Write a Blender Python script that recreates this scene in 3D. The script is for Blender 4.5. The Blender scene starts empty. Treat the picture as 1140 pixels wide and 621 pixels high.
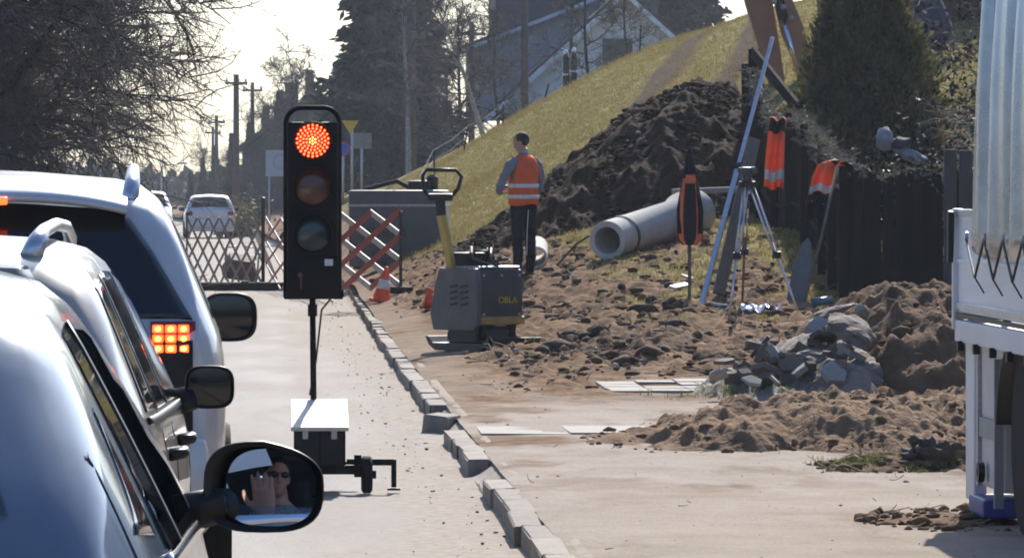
import bpy, bmesh, math, random
import numpy as np
from mathutils import Vector, Matrix, Euler

random.seed(7)
RNG = np.random.default_rng(7)
R = math.radians
scene = bpy.context.scene
col = scene.collection

# ------------------------------------------------------------------ camera, sky, sun, exposure
FPX, VX, VY, EYE = 6000.0, 300.0, 213.0, 1.62
cam_d = bpy.data.cameras.new('camera')
cam = bpy.data.objects.new('camera', cam_d)
col.objects.link(cam)
cam.location = (0, 0, EYE)
cam.rotation_euler = (R(90), 0, 0)
cam_d.sensor_width = 36.0
cam_d.lens = 36.0 * FPX / 1140.0
cam_d.shift_x = (570 - VX) / 1140.0
cam_d.shift_y = -(310.5 - VY) / 1140.0
cam_d.clip_start = 0.5
cam_d.clip_end = 6000
scene.camera = cam

SUN_AZ, SUN_EL = R(10), R(34)          # azimuth to the right of the viewing direction
world = bpy.data.worlds.new('World')
scene.world = world
world.use_nodes = True
wn = world.node_tree
bg = wn.nodes['Background']
sky = wn.nodes.new('ShaderNodeTexSky')
sky.sky_type = 'NISHITA'
sky.sun_disc = False
sky.sun_elevation = SUN_EL
sky.sun_rotation = SUN_AZ
sky.air_density = 1.0
sky.dust_density = 2.4
sky.ozone_density = 1.0
bg.inputs['Strength'].default_value = 0.1
tint = wn.nodes.new('ShaderNodeMix'); tint.data_type = 'RGBA'; tint.blend_type = 'MULTIPLY'; tint.inputs['Factor'].default_value = 1.0
tint.inputs['B'].default_value = (.745, .94, 1.27, 1)      # neutral white balance of the camera
wn.links.new(sky.outputs[0], tint.inputs['A']); wn.links.new(tint.outputs['Result'], bg.inputs['Color'])

sun_d = bpy.data.lights.new('sun', 'SUN')
sun_d.energy = 5.0
sun_d.angle = R(0.5)
sun_d.color = (1.0, 0.94, 0.86)
sun = bpy.data.objects.new('sun', sun_d)
col.objects.link(sun)
sdir = Vector((math.sin(SUN_AZ) * math.cos(SUN_EL), math.cos(SUN_AZ) * math.cos(SUN_EL), math.sin(SUN_EL)))
sun.rotation_euler = (-sdir).to_track_quat('-Z', 'Y').to_euler()
sun.location = (20, 60, 60)

scene.view_settings.view_transform = 'Standard'
scene.view_settings.look = 'None'
scene.view_settings.gamma = 1.0
scene.view_settings.exposure = 0.68
scene.view_settings.use_curve_mapping = False
scene.cycles.max_bounces = 8
scene.cycles.volume_bounces = 0
scene.cycles.filter_width = 1.9
scene.cycles.use_denoising = True

def at(px, py, d):
    """world point that stands d metres ahead on the line of a measured photo point"""
    return Vector(((px - VX) * d / FPX, d, EYE - (py - VY) * d / FPX))

# ------------------------------------------------------------------ noise and terrain shape
def _hash(i, j, k):
    h = (i * 374761393 + j * 668265263 + k * 2147483647) & 0xFFFFFFFF
    h = ((h ^ (h >> 13)) * 1274126177) & 0xFFFFFFFF
    return ((h ^ (h >> 16)) & 0xFFFF) / 65535.0

def vnoise(x, y, seed=0):
    x = np.asarray(x, float); y = np.asarray(y, float)
    i = np.floor(x).astype(np.int64); j = np.floor(y).astype(np.int64)
    fx = x - i; fy = y - j
    fx = fx * fx * (3 - 2 * fx); fy = fy * fy * (3 - 2 * fy)
    a = _hash(i, j, seed); b = _hash(i + 1, j, seed); c = _hash(i, j + 1, seed); d = _hash(i + 1, j + 1, seed)
    return (a * (1 - fx) + b * fx) * (1 - fy) + (c * (1 - fx) + d * fx) * fy

def fbm(x, y, seed=0, octv=4, gain=0.5):
    s = 0; a = 1; t = 0
    for k in range(octv):
        s = s + a * vnoise(x * 2 ** k + 17.3 * k, y * 2 ** k + 9.1 * k, seed + k); t += a; a *= gain
    return s / t

CP = []
for yy in (-5, 8, 16, 24, 32, 38):
    for xx in (1.3, 3, 5): CP.append((xx, yy, .11))
    CP.append((9, yy, .18)); CP.append((16, yy, .4))
CP += [(3.3, 41, .12), (5, 41, .2), (7, 41, .3), (9, 41, .4), (1.3, 45, .11), (1.3, 55, .12), (1.5, 50, .13), (2.0, 50, .15), (3.5, 50, .22),
       (4.8, 54.5, .37), (6.14, 57, .46), (8.5, 57, .5), (12, 57, .8), (1.3, 64, .14), (2.2, 64, .32), (3.04, 64.5, .50), (3.96, 64, .80),
       (5.75, 67, 1.22), (6.4, 62, .65), (6.6, 70, 1.05), (8.3, 75, 1.3), (12, 75, 2.0), (1.35, 75, .2), (1.4, 90, .25), (2.0, 76, .5),
       (2.9, 77, .8), (3.6, 77, 1.0), (4.6, 77, 1.35), (5.6, 77, 1.7), (6.8, 77, 2.0), (2.0, 86, .5), (1.4, 105, .3), (1.3, 130, .3), (.6, 160, .3), (-.4, 200, .2), (-3, 250, .2)]
def cp(px, py, d):
    v = at(px, py, d); CP.append((v.x, v.y, v.z))
for a in ((640, 172, 90), (770, 108, 90), (560, 218, 90), (500, 238, 90), (450, 262, 90), (830, 85, 90)): cp(*a)
CREST = [(420, 212, 160), (470, 186, 150), (530, 157, 140), (600, 115, 130), (660, 84, 120), (720, 55, 115), (780, 38, 110), (830, 20, 105), (910, 8, 102)]
for a in CREST:
    cp(*a)
    cp(a[0], a[1] + 5, a[2] + 14)
    cp(a[0], a[1] + 9, a[2] + 45)
CP += [(16, 100, 6.0), (16, 130, 6.2), (30, 90, 6.5), (30, 60, 3.5), (30, 30, 1.2), (8.4, 185, 3.2), (12, 185, 4.3), (20, 185, 5.0), (3, 230, 1.5), (1, 230, .8),
       (10, 260, 3.5), (25, 260, 5), (40, 150, 7), (60, 60, 6), (60, 0, 3), (60, 260, 7), (0, 320, 1), (30, 340, 5), (60, 400, 6), (5, 400, 2)]
CP = np.array(CP)
def _phi(r2): return np.sqrt(r2 + 4.0)
_n = len(CP)
SX = 2.2    # lateral distances weigh more than distances along the road
_A = np.zeros((_n + 3, _n + 3))
_d2 = ((CP[:, None, 0] - CP[None, :, 0]) * SX) ** 2 + (CP[:, None, 1] - CP[None, :, 1]) ** 2
_A[:_n, :_n] = _phi(_d2) - np.eye(_n) * 0.25
_A[:_n, _n] = 1; _A[:_n, _n + 1] = CP[:, 0]; _A[:_n, _n + 2] = CP[:, 1]
_A[_n:, :_n] = _A[:_n, _n:].T
_w = np.linalg.solve(_A, np.concatenate([CP[:, 2], [0, 0, 0]]))

def ground_base(x, y):
    x = np.asarray(x, float); y = np.asarray(y, float)
    sh = x.shape; x = x.ravel(); y = y.ravel()
    out = np.empty_like(x)
    for s in range(0, len(x), 40000):
        xs = x[s:s + 40000]; ys = y[s:s + 40000]
        d2 = ((xs[:, None] - CP[None, :, 0]) * SX) ** 2 + (ys[:, None] - CP[None, :, 1]) ** 2
        out[s:s + 40000] = _phi(d2) @ _w[:_n] + _w[_n] + _w[_n + 1] * xs + _w[_n + 2] * ys
    return out.reshape(sh)

def sstep(a, b, x):
    t = np.clip((x - a) / (b - a), 0, 1); return t * t * (3 - 2 * t)

def rough_mask(x, y):
    """1 where the ground is churned soil, 0 on the trodden dusty walk"""
    m = sstep(39, 46, y + 1.5 * (fbm(x * 1.3, y * .3, 3) - .5) * 6) * sstep(1.45, 2.3, x + .5 * (fbm(x * 2, y * .4, 5) - .5))
    m = np.maximum(m, sstep(3.4, 3.9, x) * sstep(26, 29, y))
    slab = sstep(2.45, 2.6, x) * sstep(3.65, 3.45, x) * sstep(39.6, 40.1, y) * sstep(42.9, 42.4, y)
    return m * (1 - .5 * sstep(90, 100, y)) * (1 - slab)

def grass_mask(x, y):
    base = sstep(79, 84, y + 3 * (fbm(x * .8, y * .15, 8) - .5)) * sstep(1.5, 2.6, x)
    near = sstep(.40, .56, fbm(x * 1.1, y * .25, 21)) * sstep(60.5, 63, y) * sstep(3.6, 4.4, x)
    tri = sstep(.56, .64, fbm(x * 2.0, y * .5, 31)) * sstep(51, 53, y) * sstep(3.4, 4.2, x) * .8
    g = np.maximum(np.maximum(base, near), tri)
    # excavator track of torn soil running up the bank
    v = x - (4.9 + (y - 84) * .155)
    track = np.exp(-(v / .38) ** 2) * sstep(80, 86, y) * sstep(120, 112, y)
    v2 = x - (6.3 + (y - 80) * .13)
    track2 = np.exp(-(v2 / .22) ** 2) * sstep(80, 84, y) * sstep(108, 100, y)
    return np.clip(g - 1.2 * np.maximum(track, track2) * (fbm(x * 3, y * .5, 44) + .35), 0, 1)

def ground(x, y):
    x = np.asarray(x, float); y = np.asarray(y, float)
    z = ground_base(x, y)
    r = rough_mask(x, y)
    g = grass_mask(x, y)
    amp = .012 + r * .13 * (1 - .75 * g)
    far = sstep(170, 110, y)
    z = z + amp * far * (fbm(x * 1.5, y * .9, 11, 2, .5) - .5) * .9 + amp * far * (fbm(x * 5, y * 4, 12, 4, .6) - .5) * 1.1
    lump = np.clip(fbm(x * 6.5, y * 5, 77, 3, .6) - .54, 0, 1)
    z = z + r * far * lump * .20 * (1 - .7 * g)
    z = z + (1 - r) * .022 * (fbm(x * 1.2, y * .35, 51, 3) - .5)
    return z

def gz(x, y): return float(ground(np.array([x]), np.array([y]))[0])

# ------------------------------------------------------------------ materials
MATS = {}
def mat(name, base, rough=.6, metal=0.0, var=.12, scale=8.0, bump=0.0, bscale=None, coat=0.0, emis=None, estr=0.0, spec=.5, base2=None,
        island=0.0, trans=0.0, coords='Object', sub=None, stretch=None, objrand=False):
    if name in MATS: return MATS[name]
    m = bpy.data.materials.new(name); m.use_nodes = True
    nt = m.node_tree; N = nt.nodes; L = nt.links
    b = N['Principled BSDF']
    b.inputs['Roughness'].default_value = rough
    b.inputs['Metallic'].default_value = metal
    b.inputs['Specular IOR Level'].default_value = spec
    b.inputs['Coat Weight'].default_value = coat
    b.inputs['Coat Roughness'].default_value = .03
    tc = N.new('ShaderNodeTexCoord')
    src = tc.outputs[coords]
    if stretch:
        mp = N.new('ShaderNodeMapping'); mp.inputs['Scale'].default_value = stretch
        L.new(src, mp.inputs['Vector']); src = mp.outputs[0]
    c2 = base2 if base2 else tuple(c * (1 - 2.2 * var) for c in base)
    c1 = base if base2 else tuple(min(1, c * (1 + var)) for c in base)
    nz = N.new('ShaderNodeTexNoise'); nz.inputs['Scale'].default_value = scale; nz.inputs['Detail'].default_value = 6; nz.inputs['Roughness'].default_value = .65
    L.new(src, nz.inputs['Vector'])
    rp = N.new('ShaderNodeValToRGB')
    rp.color_ramp.elements[0].position = .32; rp.color_ramp.elements[1].position = .68
    rp.color_ramp.elements[0].color = (*[max(0, c) for c in c2], 1); rp.color_ramp.elements[1].color = (*c1, 1)
    L.new(nz.outputs['Fac'], rp.inputs['Fac'])
    out = rp.outputs['Color']
    if island:
        ge = N.new('ShaderNodeObjectInfo') if objrand else N.new('ShaderNodeNewGeometry')
        hsv = N.new('ShaderNodeHueSaturation')
        mr = N.new('ShaderNodeMapRange'); mr.inputs['To Min'].default_value = 1 - island; mr.inputs['To Max'].default_value = 1 + island
        L.new(ge.outputs['Random' if objrand else 'Random Per Island'], mr.inputs['Value']); L.new(mr.outputs[0], hsv.inputs['Value'])
        L.new(out, hsv.inputs['Color']); out = hsv.outputs['Color']
    L.new(out, b.inputs['Base Color'])
    # slight roughness wear
    mr2 = N.new('ShaderNodeMapRange'); mr2.inputs['To Min'].default_value = max(.02, rough - .08); mr2.inputs['To Max'].default_value = min(1, rough + .1)
    if rough > .12:
        L.new(nz.outputs['Fac'], mr2.inputs['Value']); L.new(mr2.outputs[0], b.inputs['Roughness'])
    if bump:
        n2 = N.new('ShaderNodeTexNoise'); n2.inputs['Scale'].default_value = bscale or scale * 4; n2.inputs['Detail'].default_value = 5
        L.new(src, n2.inputs['Vector'])
        bp = N.new('ShaderNodeBump'); bp.inputs['Strength'].default_value = bump; bp.inputs['Distance'].default_value = .02
        L.new(n2.outputs['Fac'], bp.inputs['Height']); L.new(bp.outputs[0], b.inputs['Normal'])
    if emis:
        b.inputs['Emission Color'].default_value = (*emis, 1); b.inputs['Emission Strength'].default_value = estr
    if trans:
        o = N['Material Output']; tr = N.new('ShaderNodeBsdfTranslucent'); L.new(out, tr.inputs['Color'])
        mx = N.new('ShaderNodeMixShader'); mx.inputs[0].default_value = trans
        L.new(b.outputs[0], mx.inputs[1]); L.new(tr.outputs[0], mx.inputs[2]); L.new(mx.outputs[0], o.inputs['Surface'])
    MATS[name] = m
    return m

def ground_material():
    m = bpy.data.materials.new('site_ground'); m.use_nodes = True
    nt = m.node_tree; N = nt.nodes; L = nt.links; b = N['Principled BSDF']
    b.inputs['Roughness'].default_value = 1.0; b.inputs['Specular IOR Level'].default_value = .03
    at_ = N.new('ShaderNodeAttribute'); at_.attribute_name = 'mask'
    sp = N.new('ShaderNodeSeparateColor'); L.new(at_.outputs['Color'], sp.inputs[0])
    tc = N.new('ShaderNodeTexCoord')
    def noise(s, d=6, r=.6):
        n = N.new('ShaderNodeTexNoise'); n.inputs['Scale'].default_value = s; n.inputs['Detail'].default_value = d; n.inputs['Roughness'].default_value = r
        L.new(tc.outputs['Object'], n.inputs['Vector']); return n.outputs['Fac']
    def ramp(f, *st):
        r = N.new('ShaderNodeValToRGB'); els = r.color_ramp.elements
        while len(els) < len(st): els.new(.5)
        for e, (p, c) in zip(els, st): e.position = p; e.color = (*c, 1)
        L.new(f, r.inputs['Fac']); return r.outputs['Color']
    def mix(f, a, c):
        x = N.new('ShaderNodeMix'); x.data_type = 'RGBA'; L.new(f, x.inputs['Factor']); L.new(a, x.inputs['A']); L.new(c, x.inputs['B']); return x.outputs['Result']
    dust = ramp(noise(1.6), (.3, (.30, .245, .19)), (.5, (.39, .33, .265)), (.7, (.46, .395, .325)))
    dust2 = ramp(noise(75, 8, .75), (.38, (.20, .155, .115)), (.60, (.45, .39, .325)))
    mm = N.new('ShaderNodeMix'); mm.data_type = 'RGBA'; mm.inputs['Factor'].default_value = .4; L.new(dust, mm.inputs['A']); L.new(dust2, mm.inputs['B'])
    soil = ramp(noise(4.5), (.3, (.105, .064, .037)), (.5, (.19, .12, .070)), (.72, (.31, .21, .13)))
    grass = ramp(noise(2.2), (.3, (.16, .122, .045)), (.5, (.25, .208, .07)), (.72, (.36, .295, .13)))
    gr2 = ramp(noise(30), (.35, (.11, .10, .035)), (.65, (.27, .24, .09)))
    gm = N.new('ShaderNodeMix'); gm.data_type = 'RGBA'; gm.inputs['Factor'].default_value = .4; L.new(grass, gm.inputs['A']); L.new(gr2, gm.inputs['B'])
    c = mix(sp.outputs[0], mm.outputs['Result'], soil)
    c = mix(sp.outputs[1], c, gm.outputs['Result'])
    dark = ramp(noise(6), (.3, (.035, .022, .014)), (.7, (.095, .062, .038)))
    c = mix(sp.outputs[2], c, dark)
    L.new(c, b.inputs['Base Color'])
    bp = N.new('ShaderNodeBump'); bp.inputs['Strength'].default_value = .8; bp.inputs['Distance'].default_value = .03
    L.new(noise(18, 8, .7), bp.inputs['Height']); L.new(bp.outputs[0], b.inputs['Normal'])
    return m

def road_material():
    m = bpy.data.materials.new('dusty_asphalt'); m.use_nodes = True
    nt = m.node_tree; N = nt.nodes; L = nt.links; b = N['Principled BSDF']
    b.inputs['Roughness'].default_value = .8; b.inputs['Specular IOR Level'].default_value = .12
    tc = N.new('ShaderNodeTexCoord')
    mp = N.new('ShaderNodeMapping'); mp.inputs['Scale'].default_value = (1, .25, 1); L.new(tc.outputs['Object'], mp.inputs['Vector'])
    def noise(s, d=6, r=.6, v=None):
        n = N.new('ShaderNodeTexNoise'); n.inputs['Scale'].default_value = s; n.inputs['Detail'].default_value = d; n.inputs['Roughness'].default_value = r
        L.new(v or tc.outputs['Object'], n.inputs['Vector']); return n.outputs['Fac']
    def ramp(f, *st):
        r = N.new('ShaderNodeValToRGB'); els = r.color_ramp.elements
        while len(els) < len(st): els.new(.5)
        for e, (p, c) in zip(els, st): e.position = p; e.color = (*c, 1)
        L.new(f, r.inputs['Fac']); return r.outputs['Color']
    asp = ramp(noise(60, 4), (.35, (.11, .103, .095)), (.65, (.22, .205, .188)))
    dus = ramp(noise(14), (.35, (.25, .205, .16)), (.65, (.36, .31, .255)))
    at_ = N.new('ShaderNodeAttribute'); at_.attribute_name = 'mask'
    sp = N.new('ShaderNodeSeparateColor'); L.new(at_.outputs['Color'], sp.inputs[0])
    ad = N.new('ShaderNodeMath'); ad.operation = 'ADD'; ad.use_clamp = True
    L.new(sp.outputs[0], ad.inputs[0])
    mr = N.new('ShaderNodeMapRange'); mr.inputs['From Min'].default_value = .42; mr.inputs['From Max'].default_value = .62; mr.inputs['To Max'].default_value = .55
    L.new(noise(1.4, 6, .65, mp.outputs[0]), mr.inputs['Value']); L.new(mr.outputs[0], ad.inputs[1])
    x = N.new('ShaderNodeMix'); x.data_type = 'RGBA'; L.new(ad.outputs[0], x.inputs['Factor']); L.new(asp, x.inputs['A']); L.new(dus, x.inputs['B'])
    L.new(x.outputs['Result'], b.inputs['Base Color'])
    rr = N.new('ShaderNodeMapRange'); rr.inputs['To Min'].default_value = .72; rr.inputs['To Max'].default_value = .95
    L.new(ad.outputs[0], rr.inputs['Value']); L.new(rr.outputs[0], b.inputs['Roughness'])
    bp = N.new('ShaderNodeBump'); bp.inputs['Strength'].default_value = .5; bp.inputs['Distance'].default_value = .012
    L.new(noise(70, 5, .7), bp.inputs['Height']); L.new(bp.outputs[0], b.inputs['Normal'])
    return m

# ------------------------------------------------------------------ mesh helpers
def _rot(rot):
    if rot is None: return Matrix.Identity(3)
    if isinstance(rot, Matrix): return rot.to_3x3()
    return Euler(rot).to_matrix()

class MB:
    def __init__(s): s.v = []; s.f = []
    def add(s, vs, fs):
        o = len(s.v); s.v.extend([tuple(v) for v in vs]); s.f.extend([tuple(i + o for i in f) for f in fs]); return s
    def box(s, c, size, rot=None, taper=1.0):
        m = _rot(rot); c = Vector(c); a, b, h = [q / 2 for q in size]
        vs = []
        for z, t in ((-h, 1), (h, taper)):
            for x, y in ((-a, -b), (a, -b), (a, b), (-a, b)): vs.append(c + m @ Vector((x * t, y * t, z)))
        return s.add(vs, [(3, 2, 1, 0), (4, 5, 6, 7), (0, 1, 5, 4), (1, 2, 6, 5), (2, 3, 7, 6), (3, 0, 4, 7)])
    def cbox(s, c, size, ch, rot=None):
        """box with chamfered edges"""
        m = _rot(rot); c = Vector(c); a, b, h = [q / 2 for q in size]
        bm = bmesh.new(); bmesh.ops.create_cube(bm, size=1)
        for v in bm.verts: v.co = Vector((v.co.x * 2 * a, v.co.y * 2 * b, v.co.z * 2 * h))
        bmesh.ops.bevel(bm, geom=list(bm.edges), offset=ch, segments=2, affect='EDGES', profile=.6)
        bm.verts.index_update()
        vs = [c + m @ v.co for v in bm.verts]; fs = [tuple(v.index for v in f.verts) for f in bm.faces]
        bm.free(); return s.add(vs, fs)
    def bar(s, p, q, w, h, up=(0, 0, 1)):
        p = Vector(p); q = Vector(q); d = q - p; L = d.length; d.normalize()
        u = Vector(up)
        if abs(d.dot(u)) > .98: u = Vector((0, 1, 0))
        x = d.cross(u).normalized(); z = x.cross(d).normalized()
        m = Matrix((x, d, z)).transposed()
        return s.box((p + q) / 2, (w, L, h), m)
    def tube(s, pts, r, n=8, cap=True):
        pts = [Vector(p) for p in pts]; k = len(pts)
        rs = r if isinstance(r, (list, tuple)) else [r] * k
        t = [(pts[min(i + 1, k - 1)] - pts[max(i - 1, 0)]).normalized() for i in range(k)]
        u = Vector((0, 0, 1)) if abs(t[0].z) < .9 else Vector((1, 0, 0))
        x = t[0].cross(u).normalized(); vs = []; fs = []
        for i in range(k):
            x = (x - t[i] * x.dot(t[i])).normalized(); y = t[i].cross(x)
            for j in range(n):
                a = 2 * math.pi * j / n; vs.append(pts[i] + (x * math.cos(a) + y * math.sin(a)) * rs[i])
        for i in range(k - 1):
            for j in range(n):
                a = i * n + j; b = i * n + (j + 1) % n; fs.append((a, b, b + n, a + n))
        if cap: fs.append(tuple(range(n - 1, -1, -1))); fs.append(tuple((k - 1) * n + j for j in range(n)))
        return s.add(vs, fs)
    def lathe(s, prof, c=(0, 0, 0), rot=None, n=20, close=False):
        m = _rot(rot); c = Vector(c); vs = []; fs = []; k = len(prof)
        for r, z in prof:
            for j in range(n):
                a = 2 * math.pi * j / n; vs.append(c + m @ Vector((r * math.cos(a), r * math.sin(a), z)))
        for i in range(k if close else k - 1):
            i2 = (i + 1) % k
            for j in range(n):
                b = (j + 1) % n; fs.append((i * n + j, i * n + b, i2 * n + b, i2 * n + j))
        if not close:
            if prof[0][0] > 1e-4: fs.append(tuple(range(n - 1, -1, -1)))
            if prof[-1][0] > 1e-4: fs.append(tuple((k - 1) * n + j for j in range(n)))
        return s.add(vs, fs)
    def prism(s, poly, h, c=(0, 0, 0), rot=None):
        """polygon in local xy extruded along local z from 0 to h"""
        m = _rot(rot); c = Vector(c); n = len(poly)
        vs = [c + m @ Vector((x, y, 0)) for x, y in poly] + [c + m @ Vector((x, y, h)) for x, y in poly]
        fs = [tuple(range(n - 1, -1, -1)), tuple(range(n, 2 * n))] + [(i, (i + 1) % n, (i + 1) % n + n, i + n) for i in range(n)]
        return s.add(vs, fs)
    def grid(s, fn, nu, nv, wrapu=False):
        vs = [fn(i / nu, j / nv) for j in range(nv + 1) for i in range(nu + (0 if wrapu else 1))]
        w = nu if wrapu else nu + 1; fs = []
        for j in range(nv):
            for i in range(nu):
                a = j * w + i; b = j * w + (i + 1) % w; fs.append((a, b, b + w, a + w))
        return s.add(vs, fs)
    def blob(s, c, r, seed=0, sub=2, amp=.25, rot=None, freq=1.7, flat=0.0):
        bm = bmesh.new(); bmesh.ops.create_icosphere(bm, subdivisions=sub, radius=1); bm.verts.index_update()
        m = _rot(rot); c = Vector(c); rs = r if isinstance(r, (tuple, list)) else (r, r, r)
        rnd = random.Random(seed); off = Vector((rnd.random() * 50, rnd.random() * 50, rnd.random() * 50))
        from mathutils import noise as mn
        vs = []
        for v in bm.verts:
            k = 1 + amp * (mn.noise(v.co * freq + off) + .5 * mn.noise(v.co * freq * 2.3 + off))
            p = v.co * k; vs.append(c + m @ Vector((p.x * rs[0], p.y * rs[1], max(p.z, -1 + flat) * rs[2])))
        fs = [tuple(v.index for v in f.verts) for f in bm.faces]; bm.free()
        return s.add(vs, fs)
    def build(s, name, mt, parent=None, smooth=False, bevel=0.0, solid=0.0, auto=None):
        me = bpy.data.meshes.new(name); me.from_pydata(s.v, [], s.f); me.update()
        o = link(name, me, mt, parent)
        if smooth: me.polygons.foreach_set('use_smooth', [True] * len(me.polygons))
        if auto is not None:
            try: me.set_sharp_from_angle(angle=R(auto))
            except Exception: pass
        if solid:
            md = o.modifiers.new('thick', 'SOLIDIFY'); md.thickness = solid; md.offset = -1
        if bevel:
            md = o.modifiers.new('bevel', 'BEVEL'); md.width = bevel; md.segments = 2; md.limit_method = 'ANGLE'
        return o

def link(name, me, mt, parent=None):
    o = bpy.data.objects.new(name, me); col.objects.link(o)
    if mt is not None and len(me.materials) == 0: me.materials.append(mt)
    if parent is not None: o.parent = parent
    return o

def np_mesh(name, V, F, mt, parent=None, smooth=False):
    """fast mesh from numpy arrays; F is (n,3) or (n,4)"""
    me = bpy.data.meshes.new(name)
    me.vertices.add(len(V)); me.vertices.foreach_set('co', np.asarray(V, np.float32).ravel())
    k = F.shape[1]
    me.loops.add(F.size); me.loops.foreach_set('vertex_index', F.astype(np.int32).ravel())
    me.polygons.add(len(F)); me.polygons.foreach_set('loop_start', np.arange(0, F.size, k, dtype=np.int32))
    if smooth: me.polygons.foreach_set('use_smooth', np.ones(len(F), bool))
    me.update(calc_edges=True); me.validate()
    return link(name, me, mt, parent)

def tag(o, label=None, cat=None, group=None, kind=None):
    if label: o['label'] = label
    if cat: o['category'] = cat
    if group: o['group'] = group
    if kind: o['kind'] = kind
    return o

def thing(name, label, cat, loc=(0, 0, 0), rz=0.0, group=None, rot=None):
    o = bpy.data.objects.new(name, None); col.objects.link(o)
    o.location = loc; o.rotation_euler = rot if rot else (0, 0, rz); o.empty_display_size = .2
    return tag(o, label, cat, group)

def copy_tree(o, parent=None):
    c = o.copy(); col.objects.link(c)
    if parent is not None: c.parent = parent
    for ch in list(o.children): copy_tree(ch, c)
    return c

def text_obj(name, body, size, mt, parent, loc, rot, ext=.003):
    cu = bpy.data.curves.new(name, 'FONT'); cu.body = body; cu.size = size; cu.extrude = ext; cu.align_x = 'CENTER'; cu.align_y = 'CENTER'
    cu.materials.append(mt)
    t = bpy.data.objects.new(name, cu); col.objects.link(t)
    me = bpy.data.meshes.new_from_object(t.evaluated_get(bpy.context.evaluated_depsgraph_get())); bpy.data.objects.remove(t)
    o = link(name, me, mt, parent); o.location = loc; o.rotation_euler = rot
    return o

# common materials
M_black = mat('black_plastic', (.008, .008, .009), .45, var=.2, spec=.35)
M_rubber = mat('rubber', (.011, .0105, .010), .85, bump=.2, spec=.2)
M_dust_black = mat('dusty_black_paint', (.012, .012, .013), .55, base2=(.03, .027, .024), scale=6, spec=.3)
M_galv = mat('galvanised_steel', (.42, .43, .44), .38, .9, var=.15, scale=30)
M_alu = mat('aluminium', (.55, .56, .58), .35, .85, var=.1, scale=20)
M_conc = mat('concrete', (.36, .345, .32), .9, base2=(.25, .235, .215), scale=5, bump=.4, bscale=60)
M_glass = mat('dark_glass', (.006, .007, .009), .04, var=0, spec=.6)
M_chrome = mat('chrome', (.7, .7, .72), .12, 1.0, var=.02)
M_bark = mat('bark', (.055, .046, .040), .9, base2=(.03, .025, .022), scale=14, bump=.5)
M_twig = mat('twig', (.075, .062, .055), .85, base2=(.04, .033, .03), scale=5)
M_wood = mat('weathered_wood', (.16, .12, .085), .85, base2=(.09, .068, .05), scale=5, bump=.4, stretch=(6, 6, .6))
M_orange = mat('fluorescent_orange', (1.0, .19, .045), .75, var=.06, scale=12, trans=.4)
M_orange2 = mat('faded_orange', (.92, .21, .07), .8, base2=(.75, .15, .05), scale=9, trans=.25)
M_refl = mat('reflective_band', (.62, .62, .58), .4, var=.08, scale=30)

# ================================================================== THE GROUND
def road_shift(y):
    """the road bends gently to the left beyond the works"""
    return -np.clip(np.asarray(y, float) - 70, 0, None) ** 2 * 0.00013

def build_ground():
    xs = np.concatenate([np.arange(1.25, 9.0, .042), 9 + np.cumsum(np.linspace(.06, 3.4, 36))])
    ys = np.concatenate([np.arange(-6, 18, .8), np.arange(18, 44, .06), np.arange(44, 70, .06), np.arange(70, 86, .1), np.arange(86, 170, .4), np.arange(170, 420, 5)])
    X, Y = np.meshgrid(xs, ys); X = X + road_shift(Y) * np.exp(-(X - 1.25) / 3.0); Z = ground(X, Y)
    nx, ny = len(xs), len(ys)
    V = np.stack([X.ravel(), Y.ravel(), Z.ravel()], 1)
    i = np.arange((ny - 1) * nx).reshape(ny - 1, nx)[:, :-1].ravel()
    F = np.stack([i, i + 1, i + nx + 1, i + nx], 1)
    o = np_mesh('ground', V, F, ground_material(), smooth=True)
    rm = rough_mask(X, Y).ravel(); gm = grass_mask(X, Y).ravel()
    a = o.data.attributes.new('mask', 'FLOAT_COLOR', 'POINT')
    colr = np.ones((len(V), 4), np.float32); soilp = .25 * sstep(.5, .62, fbm(X.ravel() * 1.5, Y.ravel() * .5, 61))
    xf, yf = X.ravel(), Y.ravel()
    soilp = .75 * sstep(.50, .66, fbm(xf * 1.3, yf * .55, 61, 5, .62)) * sstep(24, 32, yf) + .35 * sstep(.56, .68, fbm(xf * 2.2, yf * .8, 62, 5, .6))
    soilp = np.maximum(soilp, (.45 + .5 * fbm(xf * 2.2, yf * 1.4, 63, 4, .6)) * sstep(36, 43, yf + 4 * (fbm(xf * 1.1, yf * .3, 64) - .5)))
    colr[:, 0] = np.clip(rm * (.55 + .6 * fbm(xf * 1.8, yf * .7, 66)) + soilp, 0, 1)
    colr[:, 0] = np.maximum(colr[:, 0], .9 * sstep(70, 80, yf)); colr[:, 1] = gm; colr[:, 2] = np.clip((1 - gm) * 2.2 - .2, 0, 1) * sstep(80, 84, yf) * sstep(1.8, 2.6, xf)
    a.data.foreach_set('color', colr.ravel())
    tag(o, 'churned brown soil and trodden dusty ground rising to a grassy bank', kind='structure')
    return o
build_ground()

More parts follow.
